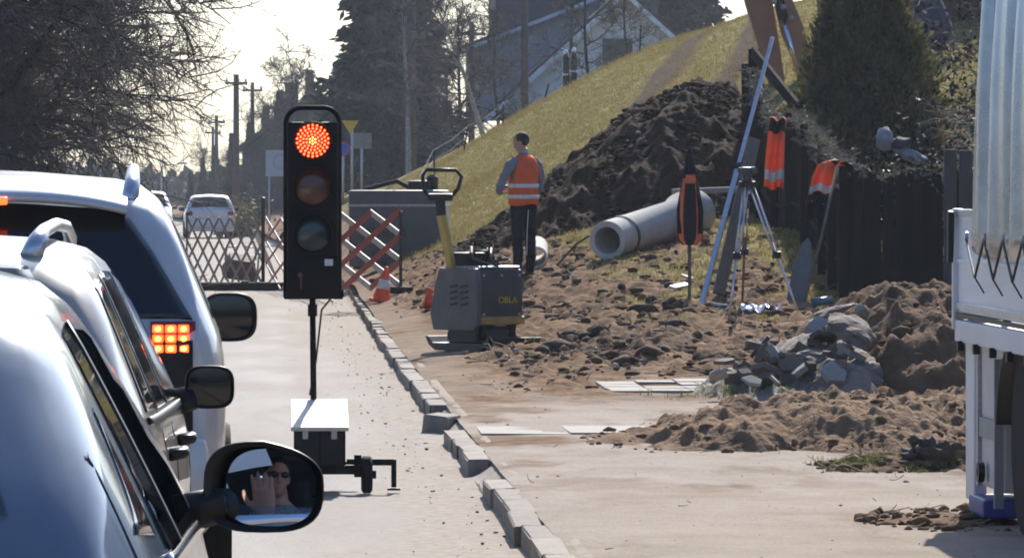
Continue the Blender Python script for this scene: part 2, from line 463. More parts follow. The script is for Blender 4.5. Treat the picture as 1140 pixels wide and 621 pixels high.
def build_road():
    us = np.concatenate([np.linspace(-7.5, -1.5, 12), np.linspace(-1.2, 1.34, 64)])
    ys = np.concatenate([np.arange(-12, 18, 2), np.arange(18, 60, .12), np.arange(60, 120, .5), np.arange(120, 420, 5)])
    U, Y = np.meshgrid(us, ys); X = U + road_shift(Y)
    Z = .012 * (fbm(U * 1.2, Y * .3, 71, 3) - .5) * sstep(60, 20, Y) + .035 * sstep(.75, 1.13, U + .25 * (fbm(U * 3, Y * .8, 73) - .5)) * fbm(U * 5, Y * 1.6, 74) + .09 * sstep(1.13, 1.32, U)
    nx, ny = len(us), len(ys)
    V = np.stack([X.ravel(), Y.ravel(), Z.ravel()], 1)
    i = np.arange((ny - 1) * nx).reshape(ny - 1, nx)[:, :-1].ravel()
    F = np.stack([i, i + 1, i + nx + 1, i + nx], 1)
    o = np_mesh('road', V, F, road_material(), smooth=True)
    a = o.data.attributes.new('mask', 'FLOAT_COLOR', 'POINT')
    c = np.zeros((len(V), 4), np.float32)
    c[:, 0] = np.clip(sstep(.15, 1.1, U + .9 * (fbm(U * 1.5, Y * .35, 72) - .5)).ravel() * .95 + .35 * sstep(45, 80, Y).ravel() + .55 * (fbm(U * 3.2, Y * .035, 81, 3) - .45).ravel(), 0, 1)
    a.data.foreach_set('color', c.ravel())
    tag(o, 'dusty grey asphalt road narrowed by the works', kind='structure')
    # wide land under and beyond everything
    V = []; F = []
    xs = [-900, -200, -60, -20, -7.4]; ys = [-60, 0, 60, 120, 200, 300, 420, 900, 2500]
    mb = MB()
    mb.grid(lambda u, v: (-260 + u * 520, -60 + v * 720, -.35), 30, 40)
    o2 = mb.build('terrain', mat('far_land', (.13, .12, .06), .95, base2=(.09, .08, .05), scale=.2))
    tag(o2, 'flat land reaching to the horizon', kind='structure')
    mb = MB()
    def verge(u, v):
        y = -12 + v * 430; s = float(road_shift(y)); return (-40 + u * 32.6 + s, y, -.02 + (1 - u) * .6 + .12 * math.sin(u * 3.1) )
    mb.grid(verge, 20, 90)
    o3 = mb.build('verge', mat('verge_grass', (.16, .14, .06), .95, base2=(.09, .075, .04), scale=2, bump=.6), smooth=True)
    tag(o3, 'winter grass verge on the left of the road', kind='structure')
build_road()

# kerb of separate stones
def build_kerb():
    k = bpy.data.objects.new('kerb', None); col.objects.link(k); tag(k, 'row of concrete kerb stones along the road edge', kind='structure')
    meshes = []
    mk = mat('kerb_concrete', (.25, .215, .175), .9, base2=(.14, .115, .09), scale=9, bump=.4, bscale=70, island=.18, objrand=True)
    for q in range(4):
        mb = MB(); mb.cbox((0, 0, 0), (.13, .975, .30), .010)
        rnd = random.Random(q); mb.v = [(x + rnd.uniform(-.005, .005), y + rnd.uniform(-.008, .008), z + rnd.uniform(-.004, .004)) for x, y, z in mb.v]
        o = mb.build('kerb_stone', mk, k); meshes.append(o.data); col.objects.unlink(o); bpy.data.objects.remove(o)
    rnd = random.Random(3)
    y = 19.0
    while y < 100:
        if 35.9 < y < 38.4 or 34.3 < y < 35.0: y += 1.0; continue
        o = bpy.data.objects.new('kerb_stone', meshes[rnd.randrange(4)]); col.objects.link(o); o.parent = k
        dz = rnd.uniform(-.010, .010); dx = rnd.uniform(-.010, .010); rz = rnd.uniform(-.014, .014); ry = rnd.uniform(-.025, .025)
        if 28.6 < y < 30.3: dz -= .075
        z = -.03 - .014 + dz
        if y > 60: z += .02
        loc = Vector((1.19 + dx + .0028 * max(0, y - 50), y, z))
        if 34.95 < y < 35.95: loc += Vector((-.06, .2, .03)); rz = -.25; ry = .10; o.scale = (1.25, .42, 1.0)
        o.location = loc; o.rotation_euler = (rnd.uniform(-.012, .012), ry, rz)
        y += .985
build_kerb()

# flush strip of paving and loose slabs on the walk
def build_paving():
    p = bpy.data.objects.new('pavement', None); col.objects.link(p); tag(p, 'remaining pale paving slabs on the dusty walk', kind='structure')
    ms = mat('paving_slab', (.31, .28, .24), .9, base2=(.23, .20, .165), scale=8, bump=.3, bscale=60)
    rnd = random.Random(9)
    def slab_patch(x0, x1, y0, y1, sx, sy, zoff, skip=.0):
        nx = int(round((x1 - x0) / sx)); ny = int(round((y1 - y0) / sy))
        mb = MB(); mb.cbox((0, 0, 0), (sx - .004, sy - .008, .07), .004)
        o0 = mb.build('slab', ms, p); me = o0.data; bpy.data.objects.remove(o0)
        for i in range(nx):
            for j in range(ny):
                if rnd.random() < skip: continue
                o = bpy.data.objects.new('slab', me); col.objects.link(o); o.parent = p
                x = x0 + (i + .5) * sx; y = y0 + (j + .5) * sy
                o.location = (x, y, gz(x, y) - .035 + zoff + rnd.uniform(-.002, .002)); o.rotation_euler = (rnd.uniform(-.008, .008), rnd.uniform(-.008, .008), rnd.uniform(-.01, .01))
    slab_patch(1.32, 2.42, 33.5, 34.7, .55, 1.2, .004)
    slab_patch(2.55, 3.45, 40.2, 42.2, .30, .5, .014, .04)
build_paving()

# ================================================================== VEHICLES
class Car:
    """lofted car body: local y runs from the rear bumper forward, x to the right, z up"""
    def __init__(s, zt, zb, wm, k, rnd=.12, sill=.24, crown=.02):
        s.zt = zt; s.zb = zb; s.wm = wm; s.k = k; s.rnd = rnd; s.sill = sill; s.crown = crown
    def f(s, tab, y):
        a = np.array(tab); return float(np.interp(y, a[:, 0], a[:, 1]))
    def sm(s, tab, y):
        return (s.f(tab, y - .06) + 2 * s.f(tab, y) + s.f(tab, y + .06)) / 4
    def profile(s, y):
        zt = s.sm(s.zt, y); zb = min(s.sm(s.zb, y), zt - .02); w = s.sm(s.wm, y)
        bx = w * .968; h = zt - zb
        t = min(1, h / .35); r = s.rnd
        xc = bx - s.k * h * .8
        P = [(w * .90, s.sill), (w * .975, s.sill + .08), (w * .995, s.sill + (zb - s.sill) * .45), (w, s.sill + (zb - s.sill) * .68), (w * .99, s.sill + (zb - s.sill) * .88), (bx, zb)]
        for q in (.2, .4, .6, .76): P.append((bx - s.k * h * q * (1 + .10 * (q - .5)), zb + h * q))
        x0, z0 = P[-1]
        P += [(x0 - r * .22 * t - .01, zb + h * .86), (x0 - r * .6 * t - .02, zb + h * .935), (x0 - r * 1.25 * t - .03, zb + h * .975), (max(.05, x0 - .32), zt - .004)]
        P.append((max(.03, (x0 - .32) * .5), zt + s.crown * .6)); P.append((0, zt + s.crown))
        return P
    def xat(s, y, z):
        P = s.profile(y); zs = [p[1] for p in P[:12]]; xs = [p[0] for p in P[:12]]
        return float(np.interp(z, zs, xs))
    def ztop(s, y, x):
        P = s.profile(y)[9:]; xs = [p[0] for p in P][::-1]; zs = [p[1] for p in P][::-1]
        return float(np.interp(abs(x), xs, zs))
    def body(s, name, ys, mt, root, holes=()):
        vs = []; fs = []; prof = []
        for y in ys:
            P = s.profile(y); prof.append(P)
            full = [(x, z) for x, z in P] + [(-x, z) for x, z in P[-2::-1]]
            vs += [(x, y, z) for x, z in full]
        n = len(prof[0]) * 2 - 1
        for i in range(len(ys) - 1):
            for j in range(n - 1):
                a = i * n + j
                c = [(vs[a][q] + vs[a + 1][q] + vs[a + n][q] + vs[a + n + 1][q]) / 4 for q in range(3)]
                if any(h(c) for h in holes): continue
                fs.append((a, a + 1, a + n + 1, a + n))
            fs.append((i * n + n - 1, i * n, (i + 1) * n, (i + 1) * n + n - 1))
        fs.append(tuple(range(n))); fs.append(tuple((len(ys) - 1) * n + j for j in range(n - 1, -1, -1)))
        mb = MB(); mb.add(vs, fs)
        o = mb.build(name, mt, root, smooth=True); 
        bm = bmesh.new(); bm.from_mesh(o.data); bmesh.ops.recalc_face_normals(bm, faces=bm.faces); bm.to_mesh(o.data); bm.free()
        o.data.set_sharp_from_angle(angle=R(38))
        return o
    def side_patch(s, name, quad, mt, parent, sign=1, off=.004, nu=14, nv=8, pw=1.0, round_=0.0):
        """quad: (y0b,y1b,z0a,z0b) bottom edge and (y0t,y1t,z1a,z1b) top edge on the flank"""
        (yb0, yb1, zb0, zb1), (yt0, yt1, zt0, zt1) = quad
        def fn(u, v):
            e = 1.0
            ya = yb0 + (yt0 - yb0) * v ** pw; yc = yb1 + (yt1 - yb1) * v
            za = zb0 + (zt0 - zb0) * v; zc = zb1 + (zt1 - zb1) * v
            y = ya + (yc - ya) * u; z = za + (zc - za) * u
            if round_:
                du = min(u, 1 - u) * abs(yc - ya); 
                if du < round_:
                    z += (1 if v < .5 else -1) * (round_ - math.sqrt(max(0, round_ ** 2 - (round_ - du) ** 2))) * abs(v - .5) * 2
            zt_ = s.sm(s.zt, y); zb_ = s.sm(s.zb, y); z = min(z, zb_ + .80 * (zt_ - zb_))
            return (sign * (s.xat(y, z) + off), y, z)
        mb = MB(); mb.grid(fn, nu, nv); return mb.build(name, mt, parent, smooth=True, solid=0 if mt.name == 'clear_glass' else .006)
    def top_patch(s, name, ylow, yhigh, xlow, xhigh, mt, parent, off=.006, nu=24, nv=16):
        def fn(u, v):
            y = ylow + (yhigh - ylow) * v; xm = xlow + (xhigh - xlow) * v; x = (u * 2 - 1) * xm
            dz = (s.ztop(y + .02, 0) - s.ztop(y - .02, 0)) / .04; L = math.sqrt(1 + dz * dz)
            return (x, y - off * dz / L, s.ztop(y, x) + off / L)
        mb = MB(); mb.grid(fn, nu, nv); return mb.build(name, mt, parent, smooth=True, solid=0 if mt.name == 'clear_glass' else .004)

def wheel(parent, x, y, r=.32, w=.2):
    wh = bpy.data.objects.new('wheel', None); col.objects.link(wh); wh.parent = parent; wh.location = (x, y, r)
    rot = (0, R(90), 0)
    mb = MB(); mb.lathe([(r * .62, -w / 2), (r * .92, -w / 2), (r, -w * .32), (r, w * .32), (r * .92, w / 2), (r * .62, w / 2)], rot=rot, n=28); mb.build('tyre', M_rubber, wh, smooth=True, auto=40)
    mb = MB(); mb.lathe([(r * .61, -w * .4), (r * .61, w * .4), (r * .5, w * .42), (r * .2, w * .46), (.0, w * .46)], rot=rot, n=20)
    for q in range(5):
        a = q * 2 * math.pi / 5; mb.box((w * .47 if x > 0 else -w * .47, math.cos(a) * r * .34, math.sin(a) * r * .34), (.02, r * .14, r * .5), (a - R(90), 0, 0))
    mb.build('rim', M_alu, wh, auto=30)
    return wh

def mirror(parent, c, size, glass_mt, shell_mt, yaw=R(18), convex=0.0, arm_to=None, tilt=0.0, shape=2.6, skew=.0, pitch=0.0, full=False):
    """door mirror; glass looks back towards -y"""
    m = bpy.data.objects.new('door_mirror', None); col.objects.link(m); m.parent = parent; m.location = c
    w, h, dp = size
    def outline(a, sc):
        ca, sa = math.cos(a), math.sin(a); e = 2.0 / shape
        x = abs(ca) ** e * math.copysign(1, ca) * w / 2 * sc; z = abs(sa) ** e * math.copysign(1, sa) * h / 2 * sc
        if skew and z > 0: z *= (1 - skew * max(0, x) / (w / 2))
        return x, z
    def shell(u, v):
        a = u * 2 * math.pi; t = v
        sc = [1.0, 1.02, 1.0, .93, .78, .5, .05][int(round(v * 6))]; yy = [0, .02, .3, .58, .8, .95, 1.0][int(round(v * 6))] * dp
        x, z = outline(a, sc); return (x, yy, z)
    mb = MB(); mb.grid(shell, 36, 6, wrapu=True)
    mb.grid(lambda u, v: (outline(u * 2 * math.pi, 1 - .12 * v)[0], [0, .012][int(round(v))], outline(u * 2 * math.pi, 1 - .12 * v)[1]), 36, 1, wrapu=True)
    mb.build('mirror_housing', shell_mt, m, smooth=True, auto=50)
    g = MB()
    def gl(u, v):
        x, z = outline(u * 2 * math.pi, .885 * v + 1e-4)
        yy = .010
        if convex: yy += (x * x + z * z) / (2 * convex)
        if full: return (x, yy + .012 - x * math.tan(yaw) + z * math.tan(pitch), z)
        return (x, yy + x * math.tan(yaw) * .35, z)
    g.grid(gl, 36, 10, wrapu=True)
    go = g.build('mirror_glass', glass_mt, m, smooth=True)
    if arm_to:
        a = MB(); a.tube([Vector(arm_to) - Vector(c), (Vector(arm_to) - Vector(c)) * .5 + Vector((0, .02, -.01)), (-w * .4, dp * .4, -h * .25)], [.045, .04, .035], n=10); a.build('mirror_arm', shell_mt, m, smooth=True)
    return m, go

def paint(name, c, **k): return mat(name, c, .32, .15, var=.05, scale=3, coat=.7, **k)
M_mirror = mat('mirror_glass', (.8, .82, .85), .01, 1.0, var=0)
M_red_lens = mat('red_lens', (.25, .01, .01), .15, var=.1)
M_brake = mat('lit_brake_lamp', (.9, .1, .02), .3, emis=(1.0, .09, .015), estr=2.4, var=0)
M_brake_core = mat('lit_brake_core', (1, .4, .1), .3, emis=(1.0, .27, .055), estr=4.5, var=0)
M_interior = mat('car_interior', (.02, .02, .022), .8)

# ---- pale blue hatchback, nearest
def blue_car():
    root = thing('parked_car', 'pale blue hatchback nearest the camera, cut by the left edge', 'car', (-1.033, 8.75, 0), -.012)
    P = mat('pale_blue_paint', (.12, .155, .20), .13, .0, var=.05, scale=3, coat=.3)
    C = Car(zt=[(-.1, .80), (0, .92), (.06, .98), (.16, 1.08), (.62, 1.40), (.85, 1.455), (1.5, 1.49), (2.0, 1.475), (2.35, 1.415), (3.05, .98), (3.6, .88), (4.1, .76), (4.25, .6)],
            zb=[(0, .94), (.5, .98), (2.0, .93), (3.0, .90), (3.6, .80), (4.2, .6)], wm=[(-.05, .70), (0, .74), (.08, .80), (.3, .855), (.9, .88), (2.8, .88), (3.6, .85), (4.05, .76), (4.25, .6)], k=.5, rnd=.11)
    ys = sorted(set([0, .02, .05] + [round(.08 + .06 * i, 3) for i in range(12)] + [round(.85 + .1 * i, 3) for i in range(34)] + [4.22, 4.25]))
    hole = lambda c: abs(c[0]) > .3 and (1.46 < c[1] < 2.62 or .90 < c[1] < 1.32) and C.sm(C.zb, c[1]) + .015 < c[2] < C.sm(C.zb, c[1]) + .72 * (C.sm(C.zt, c[1]) - C.sm(C.zb, c[1])) and c[2] < 1.38 - max(0, c[1] - 2.02) * .62
    hole2 = lambda c: abs(c[0]) < .46 and (2.47 < c[1] < 2.91 or .22 < c[1] < .56) and c[2] > C.sm(C.zt, c[1]) - .05
    C.body('body', ys, P, root, holes=[hole, hole2])
    # windows
    for sg in (1, -1):
        gm = mat_clear()
        C.side_patch('window', ((.80, 1.36, .985, .97), (.98, 1.36, 1.36, 1.385)), gm, root, sg, nu=12)
        # the front passenger window is wound down, only its upper edge stands above the sill
        C.side_patch('window', ((1.44, 2.72, .955, .925), (1.44, 2.68, .985, .955)) if sg > 0 else ((1.44, 2.72, .955, .925), (1.44, 2.12, 1.385, 1.35)), gm, root, sg)
        C.side_patch('quarter_window', ((.40, .70, 1.04, 1.02), (.66, .74, 1.17, 1.24)), M_glass, root, sg, nu=8, pw=.7)
        C.side_patch('window_trim', ((.72, 2.80, .962, .90), (.72, 2.80, .985, .925)), M_chrome, root, sg, off=.009, nu=24, nv=2)
        C.side_patch('door_pillar', ((1.36, 1.44, .96, .96), (1.36, 1.44, 1.38, 1.38)), M_black, root, sg, off=.007, nu=3)
        for y in (.74, 1.40, 2.85): C.side_patch('door_seam', ((y, y + .012, .35, .35), (y, y + .012, .93, .93)), M_black, root, sg, off=.002, nu=1)
        C.side_patch('hatch_seam', ((.20, .212, .55, .55), (.36, .372, 1.22, 1.22)), M_black, root, sg, off=.002, nu=1, nv=16)
        for y in (.86, 1.55):
            h = MB(); h.tube([(sg * (C.xat(y, .87) + .005), y, .87), (sg * (C.xat(y, .87) + .035), y + .03, .875), (sg * (C.xat(y, .87) + .035), y + .15, .875), (sg * (C.xat(y, .87) + .005), y + .18, .87)], .014, 8); h.build('door_handle', M_chrome, root, smooth=True)
        lamp = MB(); lamp.grid(lambda u, v: (sg * (C.xat(.03 + u * .22, .72 + v * .2) + .008), .03 + u * .22, .72 + v * .2), 8, 6); lamp.build('tail_lamp', M_red_lens, root, smooth=True, solid=.01)
    C.top_patch('rear_window', .17, .60, .60, .46, mat_clear(), root)
    C.top_patch('windscreen', 2.98, 2.40, .60, .50, mat_clear(), root)
    for y in (.72, 3.4):
        for sg in (1, -1): wheel(root, sg * .80, y, .31)
    mb = MB(); mb.cbox((0, -.03, .5), (1.45, .12, .28), .04); mb.build('bumper', P, root, smooth=True, auto=40)
    mb = MB(); mb.box((0, -.012, .78), (.52, .01, .11)); mb.build('number_plate', M_refl, root)
    aer = MB(); aer.tube([(0, .75, 1.45), (0, .45, 1.66)], [.006, .003], 6); aer.build('aerial', M_black, root)
    # seats
    for sx in (.36, -.36):
        st = MB(); st.cbox((sx, 1.55, .62), (.5, .16, .62), .06, (R(-12), 0, 0)); st.cbox((sx, 1.45, 1.08), (.26, .1, .2), .04, (R(-8), 0, 0)); st.cbox((sx, 1.9, .38), (.5, .5, .16), .05); st.build('seat', M_interior, root, smooth=True, auto=40)
    mr, g = mirror(root, (.988, 2.73, .992), (.252, .192, .15), M_mirror, M_black, yaw=R(16.3), convex=1.3, arm_to=(.80, 2.76, .93), shape=2.9, skew=.28, pitch=R(4.6), full=True)
    return root, mr, g

def mat_clear():
    if 'clear_glass' in MATS: return MATS['clear_glass']
    m = bpy.data.materials.new('clear_glass'); m.use_nodes = True; nt = m.node_tree; N = nt.nodes; L = nt.links
    N.remove(N['Principled BSDF'])
    tr = N.new('ShaderNodeBsdfTransparent'); tr.inputs[0].default_value = (.62, .66, .66, 1)
    gl = N.new('ShaderNodeBsdfGlossy'); gl.inputs['Roughness'].default_value = .02
    fr = N.new('ShaderNodeFresnel'); fr.inputs['IOR'].default_value = 1.35
    mx = N.new('ShaderNodeMixShader'); L.new(fr.outputs[0], mx.inputs[0]); L.new(tr.outputs[0], mx.inputs[1]); L.new(gl.outputs[0], mx.inputs[2])
    L.new(mx.outputs[0], N['Material Output'].inputs['Surface'])
    MATS['clear_glass'] = m; return m

BLUE, BLUE_MIRROR, BLUE_GLASS = blue_car()

# ---- beige estate car in the middle
def estate_car():
    root = thing('parked_car', 'champagne beige estate car with silver roof rails between blue hatchback and white off-roader', 'car', (-1.156, 14.1, 0), -.012)
    P = mat('champagne_paint', (.25, .232, .20), .3, .35, var=.06, scale=3, coat=.6)
    C = Car(zt=[(-.1, .85), (0, .96), (.05, 1.02), (.14, 1.16), (.36, 1.40), (.55, 1.475), (1.3, 1.50), (2.1, 1.485), (2.5, 1.42), (3.25, 1.0), (3.9, .9), (4.4, .76), (4.55, .6)],
            zb=[(0, .98), (.5, .99), (2.0, .96), (3.2, .93), (3.8, .82), (4.5, .6)], wm=[(-.05, .74), (0, .79), (.08, .835), (.3, .865), (.9, .87), (3.0, .87), (3.8, .85), (4.35, .74), (4.55, .6)], k=.42, rnd=.11)
    ys = sorted(set([0, .02, .05] + [round(.08 + .05 * i, 3) for i in range(12)] + [round(.7 + .1 * i, 3) for i in range(38)] + [4.52, 4.55]))
    C.body('body', ys, P, root)
    for sg in (1, -1):
        C.side_patch('window', ((.34, .86, 1.03, 1.02), (.52, .88, 1.36, 1.40)), M_glass, root, sg, nu=10)
        C.side_patch('window', ((.95, 1.72, 1.015, 1.0), (.97, 1.72, 1.405, 1.42)), M_glass, root, sg)
        C.side_patch('window', ((1.80, 2.95, 1.0, .975), (1.80, 2.38, 1.42, 1.385)), M_glass, root, sg)
        C.side_patch('window_trim', ((.30, 3.05, 1.0, .945), (.30, 3.05, 1.018, .965)), M_black, root, sg, off=.008, nu=24, nv=2)
        for y in (.90, 1.75, 3.05): C.side_patch('door_seam', ((y, y + .014, .35, .35), (y - .02, y - .006, .99, .98)), M_black, root, sg, off=.002, nu=1)
        C.side_patch('door_seam', ((.905, .919, 1.0, 1.0), (.93, .944, 1.41, 1.41)), M_black, root, sg, off=.002, nu=1)
        C.side_patch('rub_strip', ((.5, 3.3, .56, .56), (.5, 3.3, .62, .62)), M_black, root, sg, off=.012, nu=16, nv=2)
        for y in (1.02, 1.92):
            h = MB(); x = C.xat(y, .88); h.tube([(sg * (x + .004), y, .88), (sg * (x + .04), y + .03, .885), (sg * (x + .04), y + .15, .885), (sg * (x + .004), y + .18, .88)], .016, 8); h.build('door_handle', M_black, root, smooth=True)
        r = MB(); zr = lambda y: C.ztop(y, .52) 
        r.tube([(sg * .50, .52, zr(.52) - .01), (sg * .52, .56, zr(.56) + .028), (sg * .525, .72, zr(.72) + .044), (sg * .53, 1.3, zr(1.3) + .044), (sg * .53, 1.9, zr(1.9) + .044), (sg * .525, 2.25, zr(2.25) + .035), (sg * .51, 2.4, zr(2.4) - .01)], [.03, .028, .02, .018, .018, .02, .026], 10); r.build('roof_rail', M_alu, root, smooth=True)
        lamp = MB(); lamp.grid(lambda u, v: (sg * (C.xat(.03 + u * .2, .55 + v * .2) + .008), .03 + u * .2, .55 + v * .2), 8, 6); lamp.build('tail_lamp', M_red_lens, root, smooth=True, solid=.01)
    C.top_patch('rear_window', .15, .42, .60, .50, M_glass, root)
    C.top_patch('windscreen', 3.18, 2.55, .62, .52, M_glass, root)
    for y in (.78, 3.45):
        for sg in (1, -1): wheel(root, sg * .79, y, .31)
    mb = MB(); mb.cbox((0, -.03, .5), (1.5, .12, .28), .04); mb.build('bumper', P, root, smooth=True, auto=40)
    mb = MB(); mb.box((0, -.012, .80), (.52, .01, .11)); mb.build('number_plate', M_refl, root)
    mirror(root, (.93, 3.0, 1.00), (.155, .135, .12), M_glass, M_black, yaw=R(12), convex=1.4, arm_to=(.82, 3.03, .95), shape=3.2)
    return root
estate_car()

# ---- white off-roader
def offroader():
    root = thing('parked_car', 'white off-road vehicle with lit brake lamp and dark rear window, front of the queue', 'car', (-1.08, 19.7, 0), .03)
    P = paint('white_paint', (.54, .54, .53))
    C = Car(zt=[(-.1, 1.0), (0, 1.06), (.04, 1.12), (.10, 1.29), (.22, 1.555), (.34, 1.63), (.6, 1.662), (1.4, 1.685), (2.2, 1.675), (2.6, 1.61), (3.35, 1.16), (4.3, 1.06), (4.65, .9), (4.8, .65)],
            zb=[(0, 1.08), (.5, 1.10), (2.0, 1.08), (3.3, 1.06), (4.2, .95), (4.8, .65)], wm=[(-.05, .80), (0, .85), (.06, .89), (.2, .925), (.7, .94), (3.3, .94), (4.2, .92), (4.65, .8), (4.8, .65)], k=.42, rnd=.13, sill=.34)
    ys = sorted(set([0, .015, .03, .05] + [round(.06 + .025 * i, 3) for i in range(14)] + [round(.42 + .04 * i, 3) for i in range(6)] + [round(.7 + .1 * i, 3) for i in range(40)] + [4.75, 4.8]))
    C.body('body', ys, P, root)
    C.top_patch('rear_window', .045, .25, .80, .53, M_glass, root, off=.008, nv=22)
    tg = MB(); tg.grid(lambda u, v: ((u * 2 - 1) * .80, -.012 + .10 * max(0, abs(u * 2 - 1) - .75) ** 2, .74 + v * .335), 20, 6); tg.build('tailgate_trim', M_dust_black, root, smooth=True, solid=.01)  # near-black panel laid over the lower tailgate
    C.top_patch('windscreen', 3.28, 2.65, .64, .54, M_glass, root)
    # roof spoiler with seams
    sp = MB()
    def spo(u, v):
        a = v * 2 * math.pi; x = (u * 2 - 1) * .56
        return (x, .20 + .09 * math.cos(a) - .02 + .05 * (abs(u * 2 - 1) ** 3), 1.615 + .028 * math.sin(a) + .02 * math.cos(a) - .05 * abs(u * 2 - 1) ** 3)
    sp.grid(lambda u, v: spo(u, v), 24, 14)
    sp.build('roof_spoiler', P, root, smooth=True)
    bl = MB(); bl.cbox((0, .085, 1.585), (.24, .025, .03), .008); bl.build('brake_light', M_brake, root)
    for sg in (1, -1):
        C.side_patch('window', ((.35, 1.05, 1.15, 1.14), (.52, 1.07, 1.51, 1.54)), M_glass, root, sg, nu=10)
        C.side_patch('window', ((1.15, 1.98, 1.14, 1.13), (1.17, 1.98, 1.54, 1.55)), M_glass, root, sg)
        C.side_patch('window', ((2.06, 3.12, 1.13, 1.11), (2.06, 2.52, 1.55, 1.515)), M_glass, root, sg)
        for y in (1.1, 2.02, 3.2): C.side_patch('door_seam', ((y, y + .014, .45, .45), (y, y + .014, 1.08, 1.08)), M_black, root, sg, off=.002, nu=1)
        r = MB(); zr = lambda y: C.ztop(y, .55)
        r.tube([(sg * .57, .34, zr(.34) - .03), (sg * .58, .42, zr(.42) + .03), (sg * .585, .62, zr(.62) + .045), (sg * .59, 1.4, zr(1.4) + .045), (sg * .585, 2.2, zr(2.2) + .045), (sg * .57, 2.55, zr(2.5) - .03)], [.034, .03, .024, .022, .022, .03], 10); r.build('roof_rail', M_alu, root, smooth=True)
        # tail lamp cluster that wraps the rear corner
        lamp = bpy.data.objects.new('tail_lamp', None); col.objects.link(lamp); lamp.parent = root
        y_at = lambda x, z: .012 + .07 * max(0, (abs(x) - .70) / .2) ** 2 + max(0, z - 1.06) * .14
        def gl(u, v):
            x = .645 + u * .165; z = .93 + v * .215; return (sg * x, y_at(x, z) - .018, z)
        g = MB(); g.grid(gl, 10, 8); g.build('lamp_lens', M_red_lens, lamp, smooth=True, solid=.03)
        if sg > 0:
            for i in range(3):
                for j in range(3):
                    x = .672 + i * .047; z = 1.045 + j * .036
                    e = MB(); e.cbox((sg * x, y_at(x, z) - .022, z), (.040, .012, .030), .006); e.build('lamp_cell', M_brake, lamp)
                    e = MB(); e.blob((sg * x, y_at(x, z) - .03, z), (.012, .004, .010), 1, 2, 0); e.build('bulb', M_brake_core, lamp, smooth=True)
        for y in (.85, 3.75): wheel(root, sg * .83, y, .38, .25)
    mb = MB(); mb.cbox((0, -.06, .58), (1.72, .2, .3), .06); mb.build('bumper', P, root, smooth=True, auto=40)
    mb = MB(); mb.box((0, -.02, .88), (.52, .012, .11)); mb.build('number_plate', M_refl, root)
    wp = MB(); wp.tube([(.05, .03, 1.14), (.33, .05, 1.22)], .008, 6); wp.build('rear_wiper', M_black, root)
    mirror(root, (1.005, 3.22, 1.085), (.235, .205, .16), M_glass, M_black, yaw=R(14), convex=1.4, arm_to=(.90, 3.25, 1.06), shape=3.0)
    return root
offroader()

# ---- two distant cars
def far_car(name_label, loc, rz, color, H=1.5, group=None):
    root = thing('distant_car', name_label, 'car', loc, rz)
    P = paint('far_paint_%d' % int(color[0] * 100), color)
    C = Car(zt=[(-.1, .85), (0, .95), (.05, 1.0), (.2, 1.2), (.45, H - .06), (.7, H - .01), (1.5, H), (2.2, H - .02), (2.5, H - .08), (3.2, .98), (4.1, .8), (4.3, .6)],
            zb=[(0, .97), (2.0, .95), (3.2, .92), (4.3, .6)], wm=[(-.05, .76), (0, .8), (.1, .85), (.4, .88), (3.0, .88), (4.0, .8), (4.3, .65)], k=.42, rnd=.11)
    C.body('body', [0, .03, .06, .1, .16, .22, .3, .38, .46, .55, .7, 1, 1.5, 2, 2.3, 2.5, 2.8, 3.1, 3.3, 3.8, 4.1, 4.3], P, root)
    C.top_patch('rear_window', .10, .44, .66, .52, M_glass, root)
    C.top_patch('windscreen', 3.1, 2.45, .62, .52, M_glass, root)
    for sg in (1, -1):
        C.side_patch('window', ((.5, 1.5, 1.0, .99), (.7, 1.5, H - .12, H - .1)), M_glass, root, sg)
        C.side_patch('window', ((1.58, 2.85, .99, .96), (1.58, 2.4, H - .1, H - .13)), M_glass, root, sg)
        l = MB(); l.cbox((sg * .70, .015, .86), (.2, .05, .15), .02); l.build('tail_lamp', M_red_lens, root)
        h = MB(); h.cbox((sg * .62, 4.24, .66), (.25, .06, .12), .02); h.build('headlight', M_glass, root)
        for y in (.75, 3.35): wheel(root, sg * .79, y, .31)
        mirror(root, (sg * .95, 2.85, 1.0), (.18, .13, .1), M_glass, M_black, arm_to=(sg * .83, 2.87, .96))
    mb = MB(); mb.cbox((0, -.03, .5), (1.55, .12, .28), .04); mb.build('bumper', P, root, smooth=True, auto=40)
    mb = MB(); mb.box((0, -.012, .78), (.52, .012, .11)); mb.build('number_plate', M_refl, root)
    return root
far_car('small white car seen from behind driving away beyond the lattice barrier', (at(234, 262, 185).x, 185, 0), .03, (.62, .62, .63))
far_car('distant white car facing this way, half hidden by the off-road vehicle roof', (at(164, 240, 205).x, 209, .0), math.pi + .03, (.68, .68, .68), 1.62)

